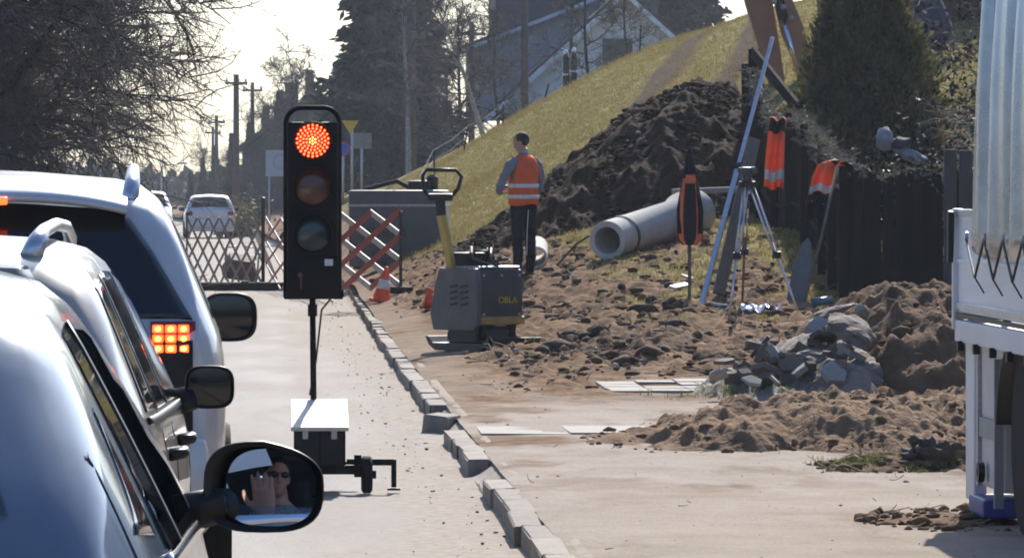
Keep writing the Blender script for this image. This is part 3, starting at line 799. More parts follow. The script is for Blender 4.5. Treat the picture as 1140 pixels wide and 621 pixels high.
# ================================================================== PORTABLE TRAFFIC LIGHT
def traffic_light():
    d = 29.3; p0 = at(348, 548, d)
    root = thing('traffic_light', 'portable black traffic light showing red on a wheeled battery box', 'traffic light', (p0.x, d, 0))
    Z = lambda py: EYE - (py - VY) * d / FPX
    X = lambda px: (px - 348) * d / FPX
    B = mat('signal_black', (.004, .004, .0045), .6, base2=(.008, .0075, .007), scale=10, spec=.15)
    hd = bpy.data.objects.new('signal_head', None); col.objects.link(hd); hd.parent = root
    w = .275
    mb = MB(); mb.cbox((0, .04, (Z(136) + Z(284)) / 2), (w, .16, Z(136) - Z(284)), .012); mb.build('housing', B, hd, smooth=True, auto=40)
    mb = MB(); mb.cbox((0, .045, (Z(286) + Z(328)) / 2), (w + .004, .17, Z(283) - Z(330)), .006); mb.build('control_cabinet', B, hd, smooth=True, auto=40)
    # frame with round carrying handle
    zt = Z(120); r = .085; xx = w / 2 + .008
    pts = [(-xx, .04, Z(331)), (-xx, .04, zt - r)] + [(-xx + r - r * math.cos(a), .04, zt - r + r * math.sin(a)) for a in [R(q) for q in range(15, 91, 15)]] \
        + [(xx - r + r * math.sin(a), .04, zt - r + r * math.cos(a)) for a in [R(q) for q in range(0, 91, 15)]] + [(xx, .04, Z(331))]
    mb = MB(); mb.tube(pts, .014, 10); mb.build('carrying_frame', B, hd, smooth=True)
    mb = MB(); mb.bar((-.155, .03, Z(331)), (.165, .03, Z(331)), .05, .02); mb.bar((-.15, .03, Z(331)), (-.15, .03, Z(324)), .02, .02); mb.bar((.16, .03, Z(331)), (.16, .03, Z(322)), .02, .02); mb.build('bottom_bar', B, hd)
    lamps = [(157, mat('red_lens_dark', (.20, .008, .006), .25, var=.1)), (208, mat('amber_lens', (.11, .035, .012), .2, base2=(.07, .02, .01))), (260, mat('green_lens', (.012, .030, .032), .15, base2=(.008, .018, .02)))]
    for i, (py, lm) in enumerate(lamps):
        cz = Z(py); ln = bpy.data.objects.new('lens', None); col.objects.link(ln); ln.parent = hd
        mb = MB(); mb.lathe([(0, .0), (.05, -.006), (.085, -.001), (.098, .012), (.10, .02)], (0, -.052, cz), (R(-90), 0, 0), 32)
        # lens bulges towards the viewer
        mb.v = [(x, -.046 - abs(.10 ** 2 - min(.01, x * x + (z - cz) ** 2)) * 1.6, z) for x, y, z in mb.v]
        mb.build('lens_disc', lm, ln, smooth=True)
        hood = MB()
        def hf(u, v):
            a = R(-25) + u * R(230); rr = .108 - .004 * v; dep = (.055 + .055 * math.sin(max(0, a)) ) * v
            return (rr * math.cos(a), -.04 - dep, cz + rr * math.sin(a))
        hood.grid(hf, 28, 3); hood.build('visor', B, ln, smooth=True, solid=.004)
        rg = MB(); rg.lathe([(.101, -.01), (.112, -.01), (.112, .015), (.101, .015)], (0, -.045, cz), (R(90), 0, 0), 32, close=True); rg.build('lens_ring', B, ln, smooth=True, auto=40)
        if i == 0:
            n = 0; mats_ = mat('red_led', (1, .1, .03), .4, emis=(1.0, .075, .02), estr=6.0, var=0), mat('red_led_core', (1, .4, .1), .4, emis=(1.0, .18, .04), estr=7.0, var=0)
            for rad, cnt in ((0, 1), (.017, 6), (.034, 11), (.051, 16), (.068, 20), (.085, 22)):
                for q in range(cnt):
                    a = 2 * math.pi * (q + .5 * (int(rad * 1000) % 2)) / cnt
                    x = rad * math.cos(a); z = cz + rad * math.sin(a); y = -.046 - (.01 - rad * rad) * 1.6 - .002
                    e = MB(); s_ = .0062 if rad < .06 else .0068; e.blob((x, y, z), (s_, .004, s_), 1, 1, 0); e.build('led', mats_[1] if rad < .03 else mats_[0], ln, smooth=True)
    st = MB(); st.box((X(366), -.0435, Z(292)), (.045, .004, .036)); st.build('sticker', mat('sticker_white', (.6, .6, .56), .6), hd)
    st = MB(); st.lathe([(.014, 0), (.014, .012), (.006, .02), (0, .02)], (X(334), -.04, Z(306)), (R(90), 0, 0), 12); st.build('lock', mat('brass', (.14, .09, .05), .5, .4), hd)
    st = MB(); st.box((X(335), -.05, Z(315)), (.012, .006, .06)); st.build('key', mat('key_tag', (.10, .035, .02), .6), hd)
    cab = MB(); cab.tube([(.135, .05, Z(300)), (.15, .06, Z(320)), (.05, .07, Z(345)), (.02, .05, Z(400)), (-.015, .06, Z(440))], .006, 6); cab.build('cable', M_black, root, smooth=True)
    mb = MB(); mb.tube([(.0, .05, Z(331)), (.006, .34, .40)], .0001, 4)
    pole = MB(); pole.tube([(.0, .05, Z(332)), (.006, .05, Z(452))], .0165, 12); pole.build('pole', B, root, smooth=True)
    col_ = MB(); col_.lathe([(.026, 0), (.026, .06), (.018, .065)], (0, .05, Z(352)), None, 12); col_.build('pole_collar', B, root, smooth=True, auto=40)
    # battery box; its lid slopes down towards the viewer
    bx0, bx1 = X(327), X(383); cx = (bx0 + bx1) / 2; wd = bx1 - bx0
    zf = .352; zb_ = .475; yf, yb = -.50, .04
    box = MB(); poly = [(yf, .155), (yf, zf - .012), (yb, zb_ - .012), (yb, .155)]
    box.prism(poly, wd, (bx0, 0, 0), Matrix(((0, 0, 1), (1, 0, 0), (0, 1, 0))))
    bo = box.build('battery_box', mat('box_black', (.006, .006, .007), .55, base2=(.014, .013, .012), scale=8, spec=.25), root, bevel=.006)
    for x in (bx0 + .005, cx, bx1 - .005):
        r = MB(); r.box((x, yf - .004, .25), (.012, .006, .18)); r.build('box_rib', B, bo)
    for x in (bx0 + .06, bx1 - .06):
        r = MB(); r.cbox((x, yf - .008, .32), (.03, .014, .045), .004); r.build('latch', M_galv, bo)
    sl = math.atan2(zb_ - zf, yb - yf)
    lid = MB(); lid.cbox((cx, (yf + yb) / 2 - .006, (zf + zb_) / 2 + .002), (wd + .035, math.hypot(yb - yf, zb_ - zf) + .03, .022), .004, (sl, 0, 0))
    lid.build('box_lid', mat('lid_cream', (.55, .50, .42), .6, base2=(.45, .40, .33), scale=12), root)
    # chassis, wheels and outriggers
    fr = MB(); fr.box((X(360), -.40, .13), (.42, .05, .05)); fr.box((X(360), -.02, .13), (.42, .05, .05)); fr.box((X(333), -.2, .13), (.05, .5, .045)); fr.box((X(378), -.2, .13), (.05, .5, .045))
    fr.box((X(397), -.40, .15), (.04, .04, .12)); fr.box((X(320), -.40, .15), (.04, .04, .12)); fr.build('chassis', B, root, bevel=.004)
    for s_, px in ((1, 407), (-1, 300)):
        wh = bpy.data.objects.new('wheel', None); col.objects.link(wh); wh.parent = root; wh.location = (X(px), -.38, .102)
        t = MB(); t.lathe([(.06, -.028), (.085, -.03), (.101, -.018), (.101, .018), (.085, .03), (.06, .028)], rot=(0, R(90), 0), n=24); t.build('tyre', M_rubber, wh, smooth=True, auto=40)
        t = MB(); t.lathe([(.0, -.022), (.06, -.022), (.06, .022), (.022, .024), (.022, .05), (0, .05)], rot=(0, R(90 * s_), 0), n=16); t.build('rim', B, wh, auto=40)
        ar = MB(); x0 = X(385) if s_ > 0 else X(322); x1 = X(437) if s_ > 0 else X(270)
        ar.bar((x0, -.30, .165), (x1, -.30, .165), .035, .035); ar.bar((x1, -.30, .18), (x1, -.30, .03), .028, .028); ar.box((x1, -.30, .02), (.07, .07, .012)); ar.build('outrigger', B, root, bevel=.003)
    return root
traffic_light()

# ================================================================== BARRIERS ON THE ROAD
def lattice_barrier(label, a, b, h, n, w, mfun, posts, tilt=0, lift=.02, post_h=None):
    a = Vector(a); b = Vector(b); root = thing('lattice_barrier', label, 'barrier', a)
    L = b - a; step = 1.0 / n
    for fam in (0, 1):
        for i in range(-3, n + 1):
            t0 = i * step; t1 = t0 + 3 * step
            z0, z1 = lift, h
            if fam: z0, z1 = h, lift
            # clip to the panel
            c0 = max(0, t0); c1 = min(1, t1)
            if c1 - c0 < .02: continue
            q0 = z0 + (z1 - z0) * (c0 - t0) / (t1 - t0); q1 = z0 + (z1 - z0) * (c1 - t0) / (t1 - t0)
            off = Vector((0, .02 if fam else -.02, 0))
            s = MB(); s.bar(L * c0 + off + Vector((0, 0, q0)), L * c1 + off + Vector((0, 0, q1)), .012, w, up=(0, 0, 1)); s.build('slat', mfun(fam, i), root)
    for t, ph, pw in posts:
        s = MB(); q = L * t; s.box((q.x, q.y, ph / 2), (pw, pw, ph)); s.lathe([(pw * .7, 0), (pw * .7, .03), (0, .05)], (q.x, q.y, ph), None, 10); s.build('post', M_dust_black, root)
        s = MB(); s.cbox((q.x, q.y, .05), (.32, .36, .09), .02); s.build('foot', M_rubber, root)
    return root
M_slat_w = mat('slat_white', (.55, .52, .50), .55, base2=(.40, .37, .35), scale=6)
M_slat_r = mat('slat_red', (.40, .045, .03), .55, base2=(.30, .04, .03), scale=6)
M_slat_g = mat('slat_grimy', (.34, .28, .24), .6, base2=(.22, .17, .15), scale=6)  # backlit look of the slats is put into this brownish grey
D = 92.0
ga = at(208, 318, D); gb = at(293, 318, D)
lattice_barrier('grimy grey expanding lattice barrier across the road left of the traffic light', (ga.x, D, 0), (gb.x, D - 1.2, 0), 1.18, 7, .04,
                lambda f, i: M_slat_g, [(0, 1.22, .03), (1.0, 1.48, .06)])
gc = at(296, 318, 90.5); gd = at(372, 318, 76)
lattice_barrier('expanding lattice barrier running behind the traffic light', (gc.x, 90.4, 0), (gd.x, 78, 0), 1.18, 4, .045, lambda f, i: M_slat_r if f == 0 else M_slat_g, [])
ge = at(380, 296, 72.5); gf = at(446, 297, 70.5)
lattice_barrier('red and white expanding lattice barrier right of the traffic light by grey container', (ge.x, 72.5, .28), (gf.x, 70.5, .36), 1.02, 2, .085,
                lambda f, i: M_slat_r if f == 0 else M_slat_w, [(1.0, 1.05, .04)])
bb = thing('ballast_beam', 'low black rubber ballast beam at the foot of the lattice barrier', 'beam', (at(300, 325, 88).x, 88, 0))
s = MB(); s.cbox((-.4, 0, .07), (2.3, .3, .13), .02); s.build('beam', M_rubber, bb)
for x in (-1.3, -.4, .5):
    s = MB(); s.box((x, 0, .145), (.12, .2, .03)); s.build('socket', M_dust_black, bb)

# overturned wheelbarrow behind the lattice
def wheelbarrow():
    p = at(268, 318, 96); root = thing('wheelbarrow', 'overturned brown wheelbarrow lying behind the lattice barrier', 'wheelbarrow', (p.x, 96, 0), R(8))
    rust = mat('rusty_steel', (.14, .085, .06), .8, base2=(.08, .05, .038), scale=10)
    s = MB(); s.box((0, 0, .28), (.62, .5, .34), (R(20), R(8), 0), .7); s.build('tray', rust, root)
    for x in (-.28, .28):
        s = MB(); s.tube([(x, -.1, .05), (x * 1.05, -.2, .45), (x * 1.15, -.35, .52), (x * 1.2, -.6, .42)], .018, 8); s.build('handle_tube', M_galv, root, smooth=True)
        s = MB(); s.tube([(x, .05, .4), (x * .9, -.05, .62), (x * .2, -.02, .64)], .016, 8); s.build('leg', M_galv, root, smooth=True)
    s = MB(); s.lathe([(.11, -.04), (.17, -.04), (.19, 0), (.17, .04), (.11, .04)], (0, .45, .3), (0, R(90), 0), 20); s.build('wheel', M_rubber, root, smooth=True)
wheelbarrow()
bp_ = at(287, 305, 94)
s = MB(); s.bar((bp_.x - .05, 94, .95), (bp_.x + .3, 94.3, .08), .12, .03); tag(s.build('leaning_board', M_slat_w), 'short pale board leaning on the overturned wheelbarrow behind the lattice', 'board')

# grey site container
def container():
    d = 84; p = at(440, 292, d); z0 = .42; root = thing('site_container', 'grey steel site tank with green lettering behind the red and white barrier', 'container', (p.x, d, z0), R(-6))
    G = mat('tank_grey', (.115, .118, .125), .6, base2=(.085, .085, .09), scale=3)
    s = MB(); s.cbox((0, .9, .62), (1.46, 1.8, 1.2), .05); s.build('body', G, root, smooth=True, auto=40)
    s = MB(); s.box((0, .9, .98), (1.48, 1.82, .035)); s.build('rim_band', M_galv, root)
    for x in (-.6, .6):
        s = MB(); s.box((x, .9, .03), (.12, 1.7, .1)); s.build('skid', M_dust_black, root)
    for x in (-.5, -.1, .3): 
        s = MB(); s.box((x + .2, -.012, .5), (.02, .02, .7)); s.build('panel_rib', G, root)
    text_obj('lettering', 'ROBTM', .19, mat('letter_green', (.012, .045, .038), .6), root, (-.15, -.022, .55), (R(90), 0, 0))
    # hoses and a pump on top
    s = MB(); s.cbox((.35, .4, 1.28), (.34, .3, .18), .04); s.lathe([(.09, 0), (.09, .2), (.05, .24)], (.55, .4, 1.22), None, 14); s.build('pump', M_dust_black, root, smooth=True, auto=40)
    s = MB(); s.tube([(.2, .35, 1.25), (0, .3, 1.36), (-.3, .35, 1.28), (-.5, .5, 1.24)], .035, 8); s.build('hose', M_rubber, root, smooth=True)
container()

def cone(label, loc, rot, s=1.0):
    root = thing('traffic_cone', label, 'cone', loc, rot=rot)
    O = mat('cone_orange', (.85, .10, .02), .55, var=.1)
    m = MB(); m.cbox((0, 0, .015 * s), (.30 * s, .30 * s, .03 * s), .008); m.build('base', O, root)
    m = MB(); m.lathe([(.115 * s, .03 * s), (.085 * s, .16 * s)], n=18); m.lathe([(.06 * s, .28 * s), (.022 * s, .44 * s), (0, .445 * s)], n=18); m.build('cone_body', O, root, smooth=True, auto=40)
    m = MB(); m.lathe([(.086 * s, .16 * s), (.061 * s, .28 * s)], n=18); m.build('reflective_collar', M_refl, root, smooth=True)
c1 = at(424, 305, 69); cone('orange traffic cone standing at the red and white barrier', (c1.x, 69, gz(c1.x, 69)), (R(-4), R(10), 0), 1.05)
c2 = at(478, 321, 63); cone('orange traffic cone lying on its side behind the plate compactor', (c2.x, 63, gz(c2.x, 63) + .10), (R(100), R(20), R(60)), .8)

# ================================================================== PLATE COMPACTOR
def compactor():
    d = 50.0; p = at(536, 386, d); z0 = gz(p.x, d) - .005
    root = thing('plate_compactor', 'black reversible plate compactor with yellow drawbar on the trodden soil', 'compactor', (p.x, d, z0), R(33))
    DK = mat('compactor_charcoal', (.014, .015, .018), .5, base2=(.04, .034, .028), scale=5, bump=.2)
    GR = mat('compactor_grey', (.055, .058, .064), .5, base2=(.105, .088, .07), scale=6, bump=.2)
    # local -x side shows left, -y side shows right
    s = MB(); s.cbox((.02, .02, .50), (.50, .62, .52), .035); b = s.build('hood', DK, root, smooth=True, auto=40)
    s = MB(); prof = [(-.33, .24), (-.345, .62), (-.30, .765), (.28, .765), (.36, .60), (.43, .33), (.38, .19), (-.28, .19)]
    s.prism(prof, .05, (-.285, 0, 0), Matrix(((0, 0, 1), (1, 0, 0), (0, 1, 0)))); g = s.build('side_cover', GR, root, bevel=.012)
    for i in range(4):
        for j in (0, 1):
            q = MB(); q.cbox((-.285, -.10 + j * .17 - .03, .60 - i * .055), (.012, .13, .026), .004, (R(-8), 0, 0)); q.build('vent_slot', M_black, g)
    s = MB(); s.box((.02, .02, .775), (.46, .56, .02)); s.build('top_plate', M_galv, root, bevel=.006)
    s = MB(); s.cbox((.02, -.30, .285), (.50, .03, .07), .008); s.build('front_bumper', mat('compactor_yellow', (.42, .23, .03), .55, base2=(.25, .14, .04), scale=9), root)
    text_obj('lettering', 'OBLA', .085, mat('logo_yellow', (.55, .36, .05), .6), root, (.09, -.293, .47), (R(90), 0, 0))
    for x in (-.16, .18):
        for y in (-.22, .24):
            s = MB(); s.lathe([(.04, .1), (.05, .14), (.04, .18), (.05, .22), (.04, .27)], (x, y, 0), None, 14); s.build('rubber_mount', M_rubber, root, smooth=True)
    s = MB(); pr = [(-.52, .13), (-.46, .05), (-.36, .0), (.36, 0), (.46, .05), (.52, .13), (.47, .13), (.40, .07), (-.40, .07), (-.47, .13)]
    s.prism(pr, .60, (-.28, 0, 0), Matrix(((0, 0, 1), (1, 0, 0), (0, 1, 0)))); s.build('base_plate', mat('worn_steel', (.055, .05, .045), .6, .3, base2=(.09, .07, .05), scale=8), root, bevel=.006)
    s = MB(); s.cbox((0, 0, .14), (.42, .48, .18), .03); s.build('exciter', M_black, root)
    s = MB(); s.lathe([(.05, -.2), (.05, .2)], (0, .22, .12), (0, R(90), 0), 14); s.build('exciter_shaft', M_galv, root, smooth=True)
    # drawbar and control handle
    A = Vector((-.19, .16, .72)); Bq = Vector((-.30, .22, 1.25)); Cq = Vector((-.31, .23, 1.42))
    s = MB(); s.bar(A - Vector((0, 0, .1)), Bq, .085, .06, up=(1, 0, 0)); s.build('drawbar', mat('drawbar_yellow', (.55, .36, .05), .55, base2=(.38, .25, .06), scale=9), root, bevel=.008)
    s = MB(); s.bar(Bq, Cq, .07, .06, up=(1, 0, 0)); s.cbox(Cq, (.24, .12, .07), .02, (0, 0, R(-33))); hd = s.build('handle_head', M_black, root)
    u = Vector((math.cos(R(33)), -math.sin(R(33)), 0))
    hp = [Cq - u * .10, Cq - u * .15 + Vector((0, 0, .08)), Cq - u * .16 + Vector((0, 0, .20)), Cq - u * .12 + Vector((0, 0, .255)), Cq + u * .15 + Vector((0, 0, .25)), Cq + u * .20 + Vector((0, 0, .19)), Cq + u * .17 + Vector((0, 0, .08)), Cq + u * .10]
    s = MB(); s.tube(hp, .019, 10); s.build('grip_bar', M_black, root, smooth=True)
    for bx_, bz_ in ((-.18, .70), (.22, .70), (-.18, .34), (.22, .34), (.02, .70)):
        s = MB(); s.lathe([(.014, 0), (.014, .008), (.009, .012)], (bx_, -.29, bz_), (R(90), 0, 0), 6); s.build('bolt', M_galv, root)
    s = MB(); s.cbox((-.06, .12, .84), (.24, .26, .14), .03); s.build('engine', M_dust_black, root, smooth=True, auto=40)
    for q in range(5): s = MB(); s.box((-.06, .12, .80 + q * .025), (.27, .29, .008)); s.build('cooling_fin', M_dust_black, root)
    s = MB(); s.tube([(.14, .12, .80), (.2, .16, .86), (.2, .2, .93)], .022, 10); s.build('exhaust', M_galv, root, smooth=True)
    # hoses, lifting eye and cables on top
    for k in range(9):
        rn = random.Random(k + 3); x = rn.uniform(-.12, .18); y = rn.uniform(-.1, .15)
        s = MB(); s.tube([(x, y, .77), (x + rn.uniform(-.1, .1), y + rn.uniform(-.1, .1), .88 + rn.uniform(0, .12)), (x + rn.uniform(-.2, .2), y + rn.uniform(-.2, .2), .85), (x + rn.uniform(-.2, .25), y + rn.uniform(-.2, .2), .775)], .017, 7); s.build('hose', M_rubber if k % 2 else M_dust_black, root, smooth=True)
    s = MB(); s.cbox((.02, .08, .83), (.16, .2, .1), .03, (0, 0, .4)); s.build('air_filter', M_dust_black, root, smooth=True, auto=40)
    s = MB(); s.tube([(-.08, .0, .77), (-.08, .0, .92), (.10, .0, .92), (.10, 0, .77)], .014, 8); s.build('lifting_frame', M_dust_black, root, smooth=True)
compactor()

# ================================================================== PEOPLE
def loft_rings(mb, rings, n=20):
    """rings of (centre, rx, ry[, yaw]) joined into a closed surface"""
    vs = []; fs = []
    for q in rings:
        c, rx, ry = Vector(q[0]), q[1], q[2]; yw = q[3] if len(q) > 3 else 0
        for j in range(n):
            a = 2 * math.pi * j / n; x = rx * math.cos(a); y = ry * math.sin(a)
            vs.append(c + Vector((x * math.cos(yw) - y * math.sin(yw), x * math.sin(yw) + y * math.cos(yw), 0)))
    k = len(rings)
    for i in range(k - 1):
        for j in range(n):
            b = (j + 1) % n; fs.append((i * n + j, i * n + b, (i + 1) * n + b, (i + 1) * n + j))
    fs.append(tuple(range(n - 1, -1, -1))); fs.append(tuple((k - 1) * n + j for j in range(n)))
    return mb.add(vs, fs)

def remeshed(o, voxel, smooth=3):
    md = o.modifiers.new('remesh', 'REMESH'); md.mode = 'VOXEL'; md.voxel_size = voxel; md.use_smooth_shade = True
    ms = o.modifiers.new('smooth', 'SMOOTH'); ms.iterations = smooth; ms.factor = .5
    dg = bpy.context.evaluated_depsgraph_get(); dg.update()
    me = bpy.data.meshes.new_from_object(o.evaluated_get(dg))
    o.modifiers.clear(); old = o.data; o.data = me
    return o

M_skin = mat('skin', (.46, .26, .19), .55, var=.06, scale=12)
def hand(mb, wrist, dirv, palm_n, side, scale=1.0, curl=.5):
    """palm plus five separate bent fingers; dirv = towards fingertips, palm_n = out of the palm, side = thumb side"""
    d = Vector(dirv).normalized(); n = Vector(palm_n).normalized(); n = (n - d * n.dot(d)).normalized(); t = d.cross(n) * side
    w = Vector(wrist); L = .095 * scale
    # palm
    vs = []; fs = []
    for i in range(5):
        f = i / 4; c = w + d * (L * f); hw = (.030 + .014 * math.sin(f * 1.9)) * scale; ht = (.016 - .004 * f) * scale
        for j in range(10):
            a = 2 * math.pi * j / 10; vs.append(c + t * hw * math.cos(a) + n * ht * math.sin(a))
    for i in range(4):
        for j in range(10): b = (j + 1) % 10; fs.append((i * 10 + j, i * 10 + b, i * 10 + 10 + b, i * 10 + 10 + j))
    fs.append(tuple(range(9, -1, -1))); fs.append(tuple(40 + j for j in range(10)))
    mb.add(vs, fs)
    for k, (off, ln) in enumerate(((.031, .072), (.011, .082), (-.010, .076), (-.030, .058))):
        b0 = w + d * (L * .93) + t * off * scale; p = [b0]; cd = (d + t * off * 3.0).normalized()
        for q, fr in enumerate((.45, .32, .23)):
            ang = curl * (.35 + .3 * q); cdir = (cd * math.cos(ang) + n * math.sin(ang)).normalized(); p.append(p[-1] + cdir * ln * fr * scale); cd = cdir
        mb.tube(p, [.0095 * scale, .009 * scale, .008 * scale, .0062 * scale], 8)
    b0 = w + d * (L * .25) + t * .026 * scale
    td = (d * .62 + t * .75 + n * .18).normalized(); p1 = b0 + td * .042 * scale; p2 = p1 + (d * .85 + t * .38 + n * .25).normalized() * .034 * scale; p3 = p2 + (d * .95 + t * .1 + n * .3).normalized() * .025 * scale
    mb.tube([b0, p1, p2, p3], [.013 * scale, .0115 * scale, .0095 * scale, .007 * scale], 8)

def head(mb, c, yaw, pitch=0.0, s=1.0):
    """skull, jaw, nose, ears, neck stub; face looks along local +y before yaw"""
    m = Matrix.Rotation(yaw, 3, 'Z') @ Matrix.Rotation(pitch, 3, 'X'); c = Vector(c)
    def el(o, r, sub=3): mb.blob(c + m @ (Vector(o) * s), tuple(q * s for q in r), 1, sub, 0, m)
    el((0, -.012, .03), (.076, .097, .092)); el((0, .035, -.045), (.056, .062, .075)); el((0, .05, -.085), (.035, .04, .03))
    el((0, .098, -.018), (.013, .018, .024)); el((0, .09, .0), (.010, .014, .03))
    for q in (-1, 1):
        el((q * .078, -.008, -.012), (.010, .020, .032), 2); el((q * .034, .078, .026), (.024, .012, .008), 2); el((q * .045, .06, -.03), (.022, .022, .02), 2)
    el((0, .088, -.056), (.022, .010, .007), 2); el((0, .086, -.068), (.019, .011, .007), 2)
    return m

def worker():
    d = 64.5; p = at(583, 318, d); z0 = gz(p.x, d)
    root = thing('person', 'person in orange high-visibility vest, grey shirt and dark trousers, standing turned away', 'person', (p.x, d, z0), R(40))
    # local: the person faces +y; +x is the right hand
    mb = MB()
    for sg in (-1, 1):
        loft_rings(mb, [((sg * .105, .02, .07), .05, .055), ((sg * .105, .0, .12), .048, .052), ((sg * .104, -.015, .30), .062, .066), ((sg * .102, .0, .50), .066, .070), ((sg * .10, .0, .70), .082, .088), ((sg * .092, .0, .88), .095, .10), ((sg * .08, 0, .95), .09, .10)], 14)
        loft_rings(mb, [((sg * .115, .06, 0), .046, .135), ((sg * .115, .06, .04), .05, .14), ((sg * .11, .03, .085), .046, .09)], 14)
    loft_rings(mb, [((0, 0, .84), .155, .105), ((0, 0, .95), .172, .118), ((0, .005, 1.05), .165, .115), ((0, .0, 1.18), .175, .118), ((0, -.01, 1.32), .195, .12), ((0, -.012, 1.42), .175, .10), ((0, -.01, 1.475), .11, .075), ((0, 0, 1.51), .062, .062), ((0, .012, 1.58), .058, .060)], 22)
    # left arm out to the side and bent in front, right arm bent in front
    def arm(pts, rs): mb.tube(pts, rs, 12)
    arm([(-.15, -.01, 1.42), (-.24, -.02, 1.37), (-.32, -.02, 1.25), (-.385, .0, 1.12), (-.29, .12, 1.07), (-.175, .22, 1.05)], [.07, .066, .055, .048, .045, .036])
    arm([(.15, -.01, 1.42), (.22, -.01, 1.37), (.255, -.03, 1.23), (.265, 0, 1.09), (.19, .13, 1.07), (.08, .24, 1.08)], [.07, .066, .055, .048, .045, .036])
    hand(mb, (-.175, .215, 1.05), (.75, .55, .1), (0, -.3, 1), 1, 1.0, .7)
    hand(mb, (.085, .235, 1.08), (-.8, .5, .05), (0, -.3, 1), -1, 1.0, .7)
    hm = head(mb, (0.0, .045, 1.648), R(30), R(-26))
    body = mb.build('body', None, root)
    remeshed(body, .011, 2)
    from mathutils import noise as mn
    for v_ in body.data.vertices:
        if v_.co.z < 1.5: v_.co += v_.normal * (.008 * mn.noise(Vector((v_.co.x * 9, v_.co.y * 9, v_.co.z * 16))) + .006 * mn.noise(v_.co * 31))
    shirt = mat('shirt_grey', (.20, .215, .235), .85, base2=(.15, .16, .18), scale=14, bump=.3)
    trous = mat('trousers_navy', (.006, .007, .013), .9, base2=(.011, .012, .018), scale=10, bump=.5, spec=.1)
    me = body.data; me.materials.clear()
    for q in (M_skin, shirt, trous, mat('work_shoes', (.02, .017, .015), .7)): me.materials.append(q)
    for f in me.polygons:
        c = f.center; i = 0
        if c.z < .10: i = 3
        elif c.z < .96: i = 2
        elif c.z < 1.525: i = 1
        if i == 1 and c.y > .205 and 1.0 < c.z < 1.16: i = 0
        f.material_index = i; f.use_smooth = True
    # vest shell
    v = MB(); rings = [((.0, .005, .90), .205, .150), ((0, .005, .98), .206, .150), ((0, .005, 1.08), .200, .146), ((0, 0, 1.20), .204, .146), ((0, -.008, 1.31), .214, .146), ((0, -.01, 1.39), .196, .132), ((0, -.01, 1.45), .150, .110), ((0, -.008, 1.495), .098, .090)]
    n = 40; vs = []; fs = []
    for k, (c, rx, ry) in enumerate(rings):
        for j in range(n):
            a = 2 * math.pi * j / n; wv = 1 + .02 * math.sin(a * 7 + k * .9) * (1 - k / 8) + .012 * math.sin(a * 13 + 2 * k)
            vs.append((c[0] + rx * math.cos(a) * wv, c[1] + ry * math.sin(a) * wv, c[2] + (.012 * math.sin(a * 3) if k == 0 else 0)))
    for k in range(len(rings) - 1):
        for j in range(n):
            a = 2 * math.pi * (j + .5) / n
            if abs(math.cos(a)) > .93 and 3 <= k <= 5: continue     # arm holes
            b = (j + 1) % n; fs.append((k * n + j, k * n + b, (k + 1) * n + b, (k + 1) * n + j))
    v.add(vs, fs); vest = v.build('vest', M_orange, root, smooth=True, solid=.004)
    def band(z, rx, ry, h):
        q = MB(); q.grid(lambda u, w_: ((rx + .006) * math.cos(2 * math.pi * u), .005 + (ry + .006) * math.sin(2 * math.pi * u), z + h * (w_ - .5)), 40, 2, wrapu=True); q.build('reflective_stripe', M_refl, vest, smooth=True, solid=.002)
    band(1.0, .209, .154, .05); band(1.13, .205, .150, .05)
    # hair cap
    h = MB(); hc = Vector((0, .045, 1.648)); h.blob(hc + hm @ Vector((0, -.028, .030)), (.083, .090, .092), 5, 3, .05, hm); h.build('hair', mat('dark_hair', (.018, .013, .010), .8, bump=.6, bscale=90), root, smooth=True)
    bl = MB(); bl.grid(lambda u, w_: (.178 * math.cos(2 * math.pi * u), .122 * math.sin(2 * math.pi * u), .94 + .035 * (w_ - .5)), 30, 1, wrapu=True); bl.build('belt', M_black, root, smooth=True, solid=.004)
    # side stripe of the trousers
    st = MB(); st.tube([(-.005, -.095, .90), (-.012, -.075, .6), (-.02, -.075, .3)], .005, 5); st.build('trouser_piping', M_refl, root)
    ph = MB(); ph.cbox((-.05, .31, 1.10), (.16, .02, .09), .006, (R(40), 0, R(10))); tag(ph.build('site_phone', M_black, None), 'small dark phone held in the hands of the standing person', 'phone')
    o = bpy.data.objects['site_phone']; o.matrix_world = Matrix.Translation(root.location) @ Matrix.Rotation(R(40), 4, 'Z')
    return root
worker()

